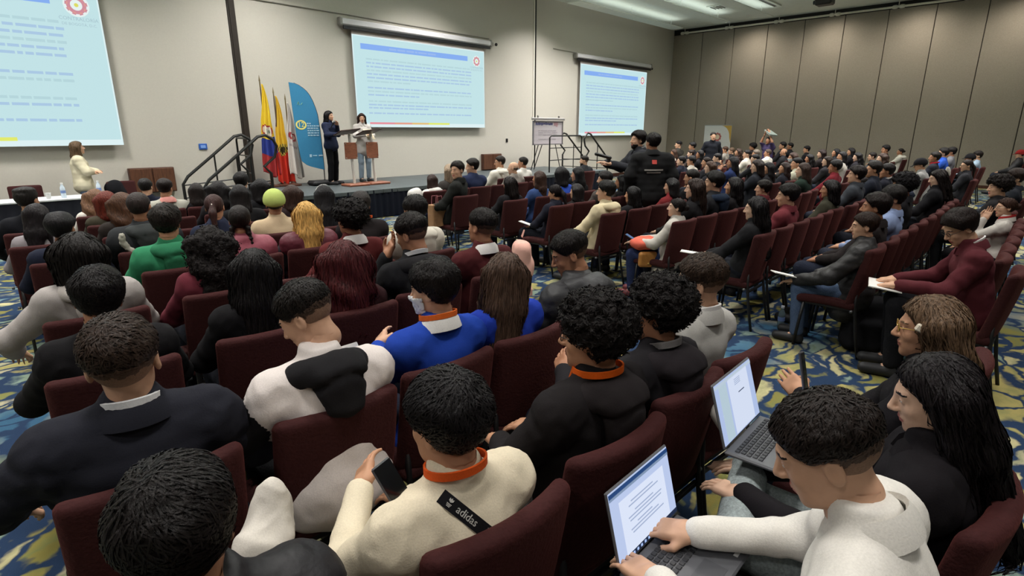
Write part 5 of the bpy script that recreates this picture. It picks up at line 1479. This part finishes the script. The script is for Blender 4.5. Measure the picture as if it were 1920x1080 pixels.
 'R77': ('burgundy blazer and glasses, writing in a notebook', dict(hair='thick', hc='#1f1512', top='#4f2026', kind='blazer', collar='#dcdad8', glasses=True, lod='near', hyaw=.75, hpitch=-.6, sk='c', bottom='#17171a', pose=dict(lean=.3, headf=.04, armL='type', armR='type'), yaw=.25)),
 'R56': ('white hooded jacket and dark hair tied back, against the fabric wall', dict(hair='bun', hc='#1c1512', top='#c4c0b4', kind='hoodie', hood=True, fem=1, hyaw=.9, sk='b')),
 'R21': ('cream jacket and greying hair, broad back', dict(hair='short', hc='#4a3c34', top='#cfcac0', kind='jacket', bulk=.024)),
 'R17': ('blue jacket and long black hair, hand at the mouth', dict(hair='long', hc='#131214', top='#27345c', fem=1, hyaw=.9, pose=dict(armL='cheek'))),
 'R53': ('dark jacket, glasses and balding forehead', dict(hair='short', hc='#1a1411', top='#3c3c3e', glasses=True, hyaw=.9, sk='c')),
}
FAR = {  # hair style, hair colour, jacket colour, extra
 'R1': ('long', '#3a2820', '#bdb6ac', 'cream shirt and long brown hair', 1), 'R2': ('fade', BLK, '#3d3a36', 'grey-brown jacket, nearest the far corner', 0), 'R3': ('thick', BLK, '#22222a', 'dark jacket near the roll-up banner foot', 0),
 'R5': ('short', DBR, '#4a3f3c', 'brown-grey jacket and short hair', 0), 'R6': ('long', BLK, '#1b1b1f', 'black top and pale face framed by black hair', 1), 'R7': ('short', DBR, '#c5bfb4', 'cream jacket and dark hair below the banner man', 0),
 'R8': ('bob', BLK, '#1c1c20', 'black coat and black bob', 1), 'R9': ('short', BRN, '#8d8880', 'pale grey top beside the roll-up banner', 0), 'R10': ('short', '#5a4638', '#26262a', 'charcoal coat and light brown hair', 0),
 'R11': ('wavy', '#33251f', '#3a3030', 'brown top and wavy brown hair', 1), 'R12': ('short', BLK, '#252734', 'navy top and black fringe', 0), 'R13': ('thick', BLK, '#b9b2a8', 'pale jacket and thick black hair', 0),
 'R14': ('pony', DBR, '#2a2a2e', 'charcoal top and hair drawn back', 1), 'R15': ('short', BLK, '#2e2e33', 'dark grey jacket and receding dark hair', 0), 'R16': ('bob', BRN, '#232226', 'dark top and brown bob', 1),
 'R18': ('fade', BLK, '#cbc5ba', 'white shirt and black hair', 0), 'R19': ('short', '#6d6258', '#3a3836', 'dark jacket and grey hair', 0), 'R20': ('short', BLK, '#1d1d20', 'black beret-like hair and black jacket', 0),
 'R22': ('curly', BLK, '#2d2524', 'dark jacket and curly hair at the fabric wall', 0), 'R24': ('thick', BLK, '#1b1a1d', 'black jacket right under the purple figure', 0), 'R25': ('thick', BLK, '#2b2a2e', 'dark jacket and tall black hair by the wall', 0), 'R26': ('short', BLK, '#242328', 'dark top, by the wall panel joint', 0),
 'R27': ('bald', '#5a4a40', '#302f33', 'dark jacket and shaven head', 0), 'R28': ('bob', '#241a17', '#22242a', 'dark jacket and smooth brown-black bob', 1), 'R29': ('long', BLK, '#1c1b1e', 'black top and dark loose hair', 1), 'R30': ('longer', '#2a1e1b', '#1f2027', 'navy top and very long brown hair', 1),
 'R31': ('bob', '#3a2720', '#33302f', 'brown jacket and face mask', 1), 'R32': ('fade', BLK, '#b4b39f', 'pale yellow-green shirt and cropped hair', 0), 'R41': ('thick', BLK, '#1d1c20', 'black jacket and bushy black hair by the wall', 0), 'R42': ('bob', '#241816', '#241f20', 'dark brown hood of hair', 1),
 'R45': ('wavy', BLK, '#1f1e22', 'black top and wavy black hair', 1), 'R47': ('long', DBR, '#29272a', 'dark coat and long dark hair', 1), 'R48': ('long', BLK, '#222226', 'dark coat and straight black hair', 1), 'R49': ('long', BLK, '#bdb8b0', 'white-fronted top and black hair', 1),
 'R50': ('bob', BLK, '#1e1d20', 'black coat and black bob by the wall panels', 1), 'R51': ('wavy', BLK, '#232126', 'dark top and full wavy black hair', 1), 'R54': ('wavy', '#3a2a24', '#2a2526', 'dark top and wavy brown hair', 1), 'R55': ('thick', BLK, '#3b2f2b', 'brown jacket and tall dark hair', 0),
}
ORD = ['first', 'second', 'third', 'fourth', 'fifth', 'sixth', 'seventh', 'eighth', 'ninth', 'tenth', 'eleventh', 'twelfth', 'thirteenth', 'fourteenth', 'fifteenth', 'sixteenth', 'seventeenth', 'eighteenth', 'nineteenth', 'twentieth'] + ['far'] * 60
for k, (h, hc, tp, words_, fem) in FAR.items():
    SPEC[k] = (words_, dict(hair=h, hc=hc, top=tp, fem=bool(fem), sk=random.choice('aabce'), seed=random.randint(0, 2), mask=(k == 'R31')))
def chair_label(words_):
    lab = 'burgundy chair under ' + words_
    while len(lab.split()) > 16 and ',' in lab: lab = lab.rsplit(',', 1)[0]
    while len(lab.split()) > 16 and ' and ' in lab: lab = lab.rsplit(' and ', 1)[0]
    return lab
SPEAKER = (6.6, 12.0)
LODPX = {}
HANDLE = {}
CHAIRS = {}      # (block,row) -> list of x
for pid, (words_, kw) in SPEC.items():
    x, y, zh, blk, row = POS[pid]
    kw = dict(kw)
    for a in ('armL', 'armR'):
        if a in kw: kw.setdefault('pose', {})[a] = kw.pop(a)
    base = -.06 if blk == 'L' else 0.0
    yaw = kw.pop('yaw', 0.0) + base
    if 'hyaw' not in kw:
        want = math.atan2(-(SPEAKER[0] - x), SPEAKER[1] - y) - yaw
        kw['hyaw'] = max(-.6, min(.6, want * (.8 if blk == 'L' else 1.5) + (0 if blk == 'L' else .25)))
    elif pid[0] == 'R': kw['hyaw'] *= .5
    rnd = random.Random(pid)
    kw.setdefault('hpitch', rnd.uniform(-.12, .04)); kw.setdefault('hroll', rnd.uniform(-.06, .06))
    kw.setdefault('sk', rnd.choice('aabbc')); kw.setdefault('seed', rnd.randint(0, 2)); kw.setdefault('lod', 'far')
    kw.setdefault('bottom', rnd.choice(['#1b1d24', '#222633', '#19191b', '#2a2d38']))
    kw['fem'] = bool(kw.get('fem', False))
    place = ''
    if kw['lod'] == 'far' and 'pose' not in kw and pid[0] in 'RM':
        kw['pose'] = rnd.choice([dict(), dict(armL='knee'), dict(armL='cross', armR='cross'), dict(lean=.1)])
    HANDLE[pid] = person(x, y, zh, 'seated person with ' + words_ if words_.split()[0] in ('long', 'very', 'black', 'short', 'wavy', 'bushy', 'dark', 'shaggy', 'royal', 'pale') and ('hair' in words_.split(',')[0]) else 'seated person in ' + words_, yaw=yaw, **kw)
    if row >= 0: CHAIRS.setdefault((blk, row), []).append([x, pid])
    else: chair(x, y + .08, base, chair_label(words_))
# seats: one under every person, empty ones where the row shows a gap
def spread(xs, d):
    for _ in range(80):
        for i in range(len(xs) - 1):
            g = xs[i + 1][0] - xs[i][0]
            if g < d: m_ = (d - g) / 2; xs[i][0] -= m_; xs[i + 1][0] += m_
    return xs
EMPTY_MAX = {'L': 2.75, 'R': 10.5}
EMPTY_ROWS = {('R', 1): 9.5, ('R', 2): 9.0, ('R', 3): 9.5, ('R', 4): 7.5, ('R', 5): 6.6, ('R', 6): 6.2, ('R', 8): 8.0, ('R', 0): 8.0}
for (blk, row), lst in sorted(CHAIRS.items()):
    lst = spread(sorted(lst), .485)
    ry = (ROW_L if blk == 'L' else ROW_R)[row]
    full = []
    start = {'L': .33, 'R': 5.15}[blk]
    if lst[0][0] - start > .46 and not (blk == 'L' and row > 3) and not (blk == 'R' and row > 6): full += [[lst[0][0] - .495 * k, None] for k in range(int((lst[0][0] - start + .1) / .495), 0, -1)]
    for i, c in enumerate(lst):
        full.append(c)
        nx = lst[i + 1][0] if i + 1 < len(lst) else (EMPTY_MAX[blk] if (blk == 'R' or row in (0, 4, 6)) else c[0])
        g = nx - c[0]; n = int(round(g / .495)) - (1 if i + 1 < len(lst) else 0)
        if n > 0 and c[0] < (EMPTY_MAX[blk] if blk == 'L' else EMPTY_ROWS.get((blk, row), 0)):
            stp = g / (n + 1) if i + 1 < len(lst) else .495
            full += [[c[0] + stp * (k + 1), None] for k in range(n) if c[0] + stp * (k + 1) < (EMPTY_MAX[blk] if blk == 'L' else EMPTY_ROWS[(blk, row)]) + .3]
    for i, (x, pid) in enumerate(full):
        x += {'L37': .07, 'L41': -.03}.get(pid, 0)
        jr = random.Random(int(x * 1000) + row)
        rz = (-.06 if blk == 'L' else 0) + jr.uniform(-.025, .025)
        if pid: lab = chair_label(SPEC[pid][0])
        else: lab = 'empty burgundy chair, %s row of the %s block, %s seat from the aisle' % (ORD[row], 'near' if blk == 'L' else 'far', ORD[min(i, 19)])
        yo = ry + .27 + jr.uniform(-.02, .02) + (-.12 if pid == 'R77' else 0)
        chair(x, yo, rz, lab)
# ------------------------------------------------------------------ people standing
person(6.64, 11.95, 0, 'speaker in a navy blouse and black trousers talking into a microphone', hair='long', hc='#121012', top='#20263c', kind='shirt', bulk=.012, bottom='#121214', shoe='#141214', fem=True, yaw=math.pi + .45, hyaw=.1, sk='c', lod='mid', stand=True, pose=dict(armR='paper', armL='mic'), z0=ST_Z, scale=.985, hem=.05)
person(7.53, 12.05, 0, 'speaker in a pale grey cardigan and blue jeans reading from a paper', hair='long', hc='#2f1e18', top='#b9b4b0', kind='jacket', bottom='#7f8f9c', shoe='#1a1a1c', fem=True, yaw=math.pi - .15, hyaw=-.3, hpitch=-.1, sk='c', lod='mid', stand=True, pose=dict(armR='paper', armL='paper'), z0=ST_Z, scale=.965, hem=.16)
SP1 = empty('microphone', (6.62, 11.74, ST_Z + 1.36)); tag(SP1, 'black handheld microphone at the mouth of the speaker in navy', 'microphone'); SP1.rotation_euler = (.7, 0, .4)
b = MB(); b.tube([(0, 0, -.14), (0, 0, 0)], [.011, .016], 10); b.build('handle', BLACK, SP1, True)
b = MB(); b.lathe([(.014, 0), (.024, .012), (.026, .03), (.02, .046), (.006, .052)], n=12); b.build('grille', metalm('#6a6a6c', .5), SP1, True)
def sheet(name, label, loc, size, rot, col='#e2dfda', cat='paper', th=.004, lines=True):
    t = empty(name, loc); t.rotation_euler = rot; tag(t, label, cat)
    b = MB(); b.box((0, 0, 0), (size[0], size[1], th)); b.build('page', mat('paper_' + col, col, .8, 30, 0, .02), t)
    b = MB(); b.box((0, .0, -th), (size[0] * 1.01, size[1] * 1.01, th)); b.build('backing', mat('paper_back', '#c9c6c0', .8, 30, 0, .02), t)
    return t
sheet('paper_sheet', 'cream paper held by the speaker in the grey cardigan', (7.50, 11.74, ST_Z + 1.12), (.21, .29), (.9, 0, .1), '#d8cbb0')
person(2.05, 12.35, 0, 'standing person in a cream sweater and jeans watching below the left screen', hair='long', hc='#5e4a36', top='#c9c0a6', kind='sweater', bulk=.02, bottom='#5b6a80', fem=True, yaw=-1.75, hyaw=.25, hpitch=.08, sk='c', lod='mid', stand=True, pose=dict(armR='fold', armL='fold'), scale=.985)
M19 = person(7.05, 4.06, 0, 'standing person in a black jacket with a red badge and pale lettering, seen from behind', hair='short', hc='#181312', top='#1c1c1d', kind='jacket', bulk=.026, bottom='#17171a', yaw=-.8, hyaw=.45, sk='b', lod='mid', stand=True, pose=dict(wide=1.15), scale=1.07, hem=.08)
person(7.42, 4.52, 0, 'standing bearded person in a grey scarf pointing a black device to the left', hair='thick', hc='#171210', top='#2a2b30', kind='jacket', collar='#8d8f92', bulk=.02, bottom='#1a1b20', yaw=.95, hyaw=.1, sk='c', beard=True, lod='mid', stand=True, pose=dict(armL='point', armR='point'), scale=1.085)
t = empty('remote_device', (6.98, 4.68, 1.42)); t.rotation_euler = (.25, 0, .95); tag(t, 'black handheld device pointed by the standing bearded person', 'device')
b = MB(); b.box((0, .12, 0), (.06, .26, .045), bev=.015); b.build('body', BLACK, t); b = MB(); b.box((0, .02, -.05), (.04, .05, .1), bev=.012); b.build('grip', BLACK, t)
# beard of the standing person and badge on the jacket
r_, J_, Mh_ = M19
fB, _, _ = top_field(J_, .026, 0, .08)
def back_patch(u0, u1, v0, v1, n, name, m):
    P = []; F = []
    for j in range(n + 1):
        for i in range(n + 1):
            p = J_['hip'] + J_['right'] * (u0 + (u1 - u0) * i / n) + J_['up'] * (v0 + (v1 - v0) * j / n) - J_['fwd'] * .4
            for _ in range(30): p = p + J_['fwd'] * float(fB(p[None].astype(np.float32))[0]) * .8
            P.append(p - J_['fwd'] * .006)
    for j in range(n):
        for i in range(n): F.append((j * (n + 1) + i, j * (n + 1) + i + 1, (j + 1) * (n + 1) + i + 1, (j + 1) * (n + 1) + i))
    link(name, mesh_np(name, np.array(P), F, [m]), r_)
back_patch(-.03, .03, .35, .40, 4, 'red_badge', plastic('#b5382e', .6))
back_patch(-.12, .12, .265, .285, 5, 'pale_lettering', plastic('#8d8a84', .7)); back_patch(-.09, .09, .235, .25, 5, 'pale_lettering', plastic('#8d8a84', .7))
person(16.96, 7.72, 0, 'standing person in a dark suit in front of the roll-up banner', hair='fade', hc='#1b1512', top='#1b1d24', kind='blazer', bulk=.012, bottom='#15161a', yaw=2.2, sk='c', stand=True, scale=1.06)
person(18.3, 6.55, 0, 'standing person in a purple jacket holding a grey-green folder overhead', hair='short', hc='#1a1412', top='#3b3250', kind='jacket', sleeve='#3b3250', bottom='#6a2a24', yaw=1.2, sk='b', stand=True, pose=dict(armL='up', armR='up'), scale=.98)
t = empty('raised_folder', (18.25, 6.5, 1.74)); t.rotation_euler = (.1, -.35, .9); tag(t, 'grey-green folder held above the head by the figure in purple', 'folder')
b = MB(); b.box((0, 0, 0), (.40, .24, .035), bev=.012); b.build('cover', plastic('#6f7a74', .6), t); b = MB(); b.box((0, 0, -.03), (.36, .2, .02)); b.build('sheets', plastic('#c2c6c0', .7), t)

# ------------------------------------------------------------------ things the audience holds
def wpt(pid, jn, off=(0, 0, 0)):
    root, J, Mh = HANDLE[pid]
    M = Matrix.Translation(root.location) @ root.rotation_euler.to_matrix().to_4x4() @ Matrix.Scale(root.scale[0], 4)
    return M @ (Vector([float(v) for v in J[jn]]) + Vector(off))
def phone(loc, rot, label, glow=False):
    t = empty('mobile_phone', loc); t.rotation_euler = rot; tag(t, label, 'phone')
    b = MB(); b.box((0, 0, 0), (.07, .14, .009), bev=.004); b.build('body', plastic('#3a3a3f', .35), t)
    b = MB(); b.box((0, 0, .0052), (.064, .132, .001)); b.build('screen', emit('#5f7fae', .8) if glow else plastic('#101014', .1), t)
    b = MB(); b.box((.02, .05, -.006), (.022, .03, .004), bev=.0015); b.build('camera_bump', plastic('#17171a', .2), t)
phone((.705, 1.10, .905), (.95, 0, .3), 'dark mobile phone held by the person in the cream sweatshirt')
phone((1.79, 1.13, 1.10), (1.0, 0, .3), 'mobile phone held up by the curly-haired person beside the grey blazer', True)
phone((1.98, .50, 1.0), (1.3, .25, .12), 'black mobile phone held up by the person with the cream hair clip')
phone(wpt('M22', 'wrL', (.0, .06, .05)), (.5, 0, .3), 'mobile phone in the hands of the person in the pale grey coat', True)
def laptop(loc, rz, tilt, label, dark_top=True, seed=0):
    t = empty('laptop', loc); t.rotation_euler = (0, 0, rz); tag(t, label, 'laptop')
    G = plastic('#55565a', .4)
    b = MB(); b.box((0, -.115, 0), (.33, .23, .014), bev=.005); base = b.build('base', G, t)
    kb = MB(); kb.box((0, 0, 0), (.0155, .0145, .004), bev=.0015); km = kb.mesh('key', [plastic('#2b2c30', .5)])
    for r in range(5):
        for c in range(15):
            link('key', km, base, (-.137 + c * .0196 + (.003 if r % 2 else 0), -.035 - r * .0185, .0085))
    b = MB(); b.box((-.01, -.178, .0072), (.105, .065, .0012)); b.build('touchpad', plastic('#4b4c50', .3), base)
    b = MB(); b.box((.13, -.205, .0072), (.05, .012, .001)); b.build('sticker', plastic('#d8d8d8', .5), base)
    R = Matrix.Rotation(-tilt, 3, 'X')
    lid = empty('lid_pivot', (0, 0, 0)); bpy.data.objects.remove(lid, do_unlink=True)
    def lb(c, d, bev=0): 
        q = MB(); q.box(Vector(c), d, bev=bev); q.v = [tuple(R @ Vector(v) + Vector((0, 0, .008))) for v in q.v]; return q
    lid = lb((0, 0, .112), (.33, .009, .222), .004).build('lid', G, t)
    lb((0, -.005, .114), (.318, .002, .206)).build('screen', emit('#b9c8ea' if seed else '#aebfe4', 1.0), lid)
    rnd = random.Random(seed)
    if seed:
        lb((0, -.0065, .207), (.318, .001, .012)).build('menu_bar', emit('#2d4f86', .8), lid); lb((0, -.0065, .198), (.318, .001, .008)).build('tool_bar', emit('#8ea4c4', .8), lid)
        lb((0, -.0065, .1), (.24, .001, .15)).build('document', emit('#dbe4f8', 1.0), lid); lb((0, -.0065, .018), (.318, .001, .012)).build('task_bar', emit('#26324e', .8), lid)
        for i in range(10): lb((-.09 + i * .02, -.0075, .018), (.008, .001, .007)).build('icon', emit('#a8c0ee', 1.0), lid)
        for i, (w_, z) in enumerate(((.12, .155), (.16, .145), (.1, .125), (.18, .115), (.17, .105), (.08, .09), (.15, .08), (.17, .07))): lb((-.0 + rnd.uniform(-.01, .01), -.0075, z), (w_, .001, .003)).build('text_line', emit('#a9b8d8', .9), lid)
    else:
        lb((.03, -.0065, .11), (.17, .001, .19)).build('document', emit('#d3ddf2', 1.0), lid); lb((-.1, -.0065, .11), (.06, .001, .19)).build('side_panel', emit('#b4c8d4', 1.0), lid)
        lb((.04, -.0075, .14), (.05, .001, .003)).build('text_line', emit('#56617e', .7), lid)
        for i in range(4): lb((.02, -.0075, .19 - i * .006), (.05, .001, .002)).build('text_line', emit('#a9b8d8', .9), lid)
        lb((0, -.0065, .207), (.318, .001, .01)).build('menu_bar', emit('#c2d2e2', .9), lid)
    return t
laptop((1.25, .645, .66), 0.02, .26, 'grey laptop showing a document window, on the lap of the person in the white polo', True, 3)
laptop((1.83, .625, .775), 0.03, .30, 'grey laptop showing a pale page, on the knees of the long-haired person in black', True, 0)
sheet('notebook', 'white notebook held upright by the person in the royal blue sweater', (1.05, 1.85, .86), (.2, .27), (1.1, .2, .5))
sheet('paper_sheet', 'folded white paper in the hands of the person in the black quilted coat', wpt('R63', 'wrL', (.0, .10, .04)), (.16, .22), (.2, .1, .6))
sheet('notebook', 'open white notebook on the knees of the person in the burgundy blazer', wpt('R77', 'wrR', (-.12, .08, -.03)), (.3, .21), (.1, 0, .2))
sheet('paper_sheet', 'white papers on the lap of the person in the black blazer at the aisle', wpt('R39', 'wrL', (.08, .05, .03)), (.2, .28), (.1, .1, .4))
sheet('notebook', 'white notebook on the lap of the claw-clip wearer in navy', wpt('M12', 'wrL', (-.02, .05, .03)), (.17, .24), (.3, .1, .5))
# strap with lettering across the cream sweatshirt
root, J, Mh = HANDLE['L37']
fT, _, _ = top_field(J, .010, 0, .06)
A0 = J['hip'] + J['up'] * .478 - J['right'] * .09; A1 = J['hip'] + J['up'] * .16 + J['right'] * .16
pts = []; nrm = []
for i in range(25):
    p = A0 + (A1 - A0) * (i / 24) - J['fwd'] * .35
    for _ in range(40): p = p + J['fwd'] * float(fT(p[None].astype(np.float32))[0]) * .8
    if abs(float(fT(p[None].astype(np.float32))[0])) < .004: pts.append(Vector([float(v) for v in (p - J['fwd'] * .006)]))
dirs = (pts[-1] - pts[0]).normalized(); upv = Vector([float(v) for v in -J['fwd']]).cross(dirs) * -1
NP = len(pts); rb = ribbon(pts, .034, [upv] * NP, .003); strap = rb.build('shoulder_strap', cloth('#17171a'), root, True)
WT = plastic('#b9b6b0', .7)
def strap_mark(me, i):
    p = pts[i]; d = (pts[min(i + 2, NP - 1)] - pts[max(i - 2, 0)]).normalized()
    n = d.cross(upv).normalized()
    if n.dot(Vector([float(v) for v in -J['fwd']])) < 0: n = -n
    u2 = n.cross(d)
    o = link('strap_lettering', me, strap)
    M = Matrix((d, u2, n)).transposed().to_4x4(); M.translation = p + n * .0045
    o.matrix_local = M
me = text_mesh('adidas', .027); me.materials.clear(); me.materials.append(WT)
b = MB()
for a in (-.55, 0, .55):
    dx, dy = math.sin(a), math.cos(a)
    b.add([(dx * .001, dy * .001, 0), (dx * .007 - dy * .003, dy * .007 + dx * .003, 0), (dx * .012, dy * .012, 0), (dx * .007 + dy * .003, dy * .007 - dx * .003, 0)], [(0, 3, 2, 1)])
for k_ in range(3): b.box((0, -.003 - k_ * .003, 0), (.014 - .002 * k_, .0016, .0005))
tre = b.mesh('strap_lettering', [WT])
for i, w_ in ((1, tre), (4, me), (8, tre), (11, me), (15, tre), (18, me)):
    if i < NP: strap_mark(w_, i)
# bags and clothing put down
def soft(name, label, cat, f, lo, hi, res, m, loc, rz=0, part='fabric', s=1.0):
    t = empty(name, loc, rz, s); tag(t, label, cat); V, F = surf(f, lo, hi, res); link(part, mesh_np(part, V, F, [m]), t); return t
bp = lambda P: smin(rbox(P, (0, 0, .24), (.17, .11, .24), .09), rbox(P, (0, .11, .17), (.13, .05, .13), .045), .03) + .008 * wob(P, 26, 1)
t = soft('backpack', 'black backpack standing on the carpet beside the quilted coat', 'backpack', bp, (-.24, -.2, -.02), (.24, .24, .56), .014, cloth('#131316'), (5.28, .93, .0), 1.9)
b = MB(); b.tube([(-.03, -.06, .46), (-.02, -.07, .52), (.02, -.07, .52), (.03, -.06, .46)], .009, 6); b.build('handle', cloth('#131316'), t, True)
for sx in (-1, 1):
    b = MB(); b.tube([(sx * .07, -.1, .44), (sx * .09, -.16, .34), (sx * .1, -.15, .2), (sx * .11, -.1, .08)], .014, 6, flat=.5); b.build('strap', cloth('#1c1c20'), t, True)
pk = lambda P: smin(rbox(P, (0, 0, .2), (.135, .085, .2), .07), ell(P, (0, -.06, .14), (.1, .06, .11)), .03) + .009 * wob(P, 30, 2)
t = soft('backpack', 'pale pink backpack standing in the aisle beyond the brown-haired person in blue', 'backpack', pk, (-.2, -.15, -.03), (.2, .15, .5), .013, cloth('#d7a79a'), (4.55, 4.18, .14), .8, s=1.18)
b = MB(); b.tube([(-.03, 0, .44), (0, -.02, .5), (.03, 0, .44)], .008, 6); b.build('handle', cloth('#c99a8e'), t, True)
b = MB(); b.box((0, -.02, -.1), (.2, .16, .14), bev=.03); b.build('lower_pocket', cloth('#c99a8e'), t)
c_ = wpt('M22', 'kL')
cj = lambda P: ell(P, (0, 0, 0), (.17, .16, .075)) + .016 * wob(P, 24, 1) + .006 * wob(P, 55, 2)
soft('folded_jacket', 'coral jacket bundled on the knees of the person in the pale grey coat', 'jacket', cj, (-.25, -.25, -.15), (.25, .25, .15), .011, cloth('#c9604e'), (c_.x + .06, c_.y - .12, c_.z + .13), .5)
tb = lambda P: rbox(P, (0, 0, 0), (.10, .035, .085), .03) + .003 * wob(P, 30, 1)
t = soft('handbag', 'tan leather handbag hanging below the coral jacket', 'handbag', tb, (-.15, -.08, -.13), (.15, .08, .13), .009, mat('tan_leather', '#a8743c', .5, 40, .1, .1), (c_.x - .03, c_.y - .22, c_.z - .02), -.7)
b = MB(); b.box((0, -.04, -.04), (.02, .012, .02), bev=.004); b.build('clasp', metalm('#c8a860', .3), t)
bottle(5.40, 1.62, 0, 'clear water bottle standing on the carpet by the aisle chairs', .21, '#cfd4dc', '#5a6a70')
pb = MB(); pb.box((0, 0, .16), (.26, .12, .32), bev=.004)
t = empty('paper_bag', (5.16, 6.42, .45)); tag(t, 'brown paper carrier bag on the seat beside the turned man in black', 'bag'); pb.build('bag_body', mat('kraft', '#a07a58', .8, 20, .1, .1), t)
for sy in (-.05, .05):
    b = MB(); b.tube([(-.06, sy, .32), (-.05, sy, .44), (.05, sy, .44), (.06, sy, .32)], .005, 6); b.build('handle', cloth('#a86a70'), t, True)
hb = lambda P: smin(ell(P, (0, 0, .0), (.13, .1, .11)), ell(P, (.03, 0, -.1), (.08, .07, .06)), .04) + .010 * wob(P, 28, 2)
soft('white_hood', 'puffy white hooded garment hanging over a front chair back', 'garment', hb, (-.2, -.17, -.2), (.2, .17, .16), .013, cloth('#cfccc8'), (5.2, 6.98, .86), .2)
wb = lambda P: smin(ell(P, (-.01, 0, .05), (.03, .014, .05)), smin(ell(P, (.02, 0, -.03), (.016, .01, .07)), ell(P, (-.02, 0, .0), (.02, .01, .05)), .02), .02)
r_, J_, Mh_ = HANDLE['R69']
V, F = surf(wb, (-.08, -.05, -.14), (.08, .05, .14), .009); o = link('hair_bow', mesh_np('hair_bow', V, F, [cloth('#d8d2c4')]), r_); o.matrix_local = Mh_ @ Matrix.Translation((.0, -.125, .05)) @ Matrix.Rotation(math.pi / 2, 4, 'Z')
r_, J_, Mh_ = HANDLE['M2']
for (u, v, w_, h_, c) in ((.12, .2, .05, .05, '#c9c93a'), (.06, .15, .11, .04, '#c9c6c0')):
    b = MB(); p = J_['hip'] + J_['right'] * u + J_['up'] * v - J_['fwd'] * .125; b.box([float(q) for q in p], (w_, .012, h_), bev=.005, R=Matrix.Rotation(.35, 3, 'Z')); b.build('badge', plastic(c, .7), r_)
cc = lambda P: smin(ell(P, (-.04, 0, -.03), (.085, .07, .07)), ell(P, (.045, .01, .02), (.06, .055, .11)), .07) + .010 * wob(P, 34, 2) + .006 * np.abs(wob(P, 60, 1))
soft('white_cloth', 'crumpled white cloth beside the nearest black-haired person, before the front chair back', 'cloth', cc, (-.16, -.13, -.14), (.16, .13, .18), .008, cloth('#cfc9bf'), (.50, 1.43, .715), .6)
chair(1.25, 12.33, math.pi, 'burgundy chair against the wall behind the white-topped side table', None)
bc = lambda P: smin(ell(P, (0, 0, .12), (.17, .09, .16)), ell(P, (.06, 0, -.02), (.16, .1, .14)), .05) + .012 * wob(P, 22, 1)
chair(2.6, 12.2, math.pi, 'burgundy chair with a dark coat over it beside the standing person in cream', None)
soft('dark_coat', 'dark coat thrown over a chair beside the standing person in cream', 'coat', bc, (-.3, -.2, -.25), (.32, .2, .36), .015, cloth('#17171b'), (2.5, 12.45, .66), .2)
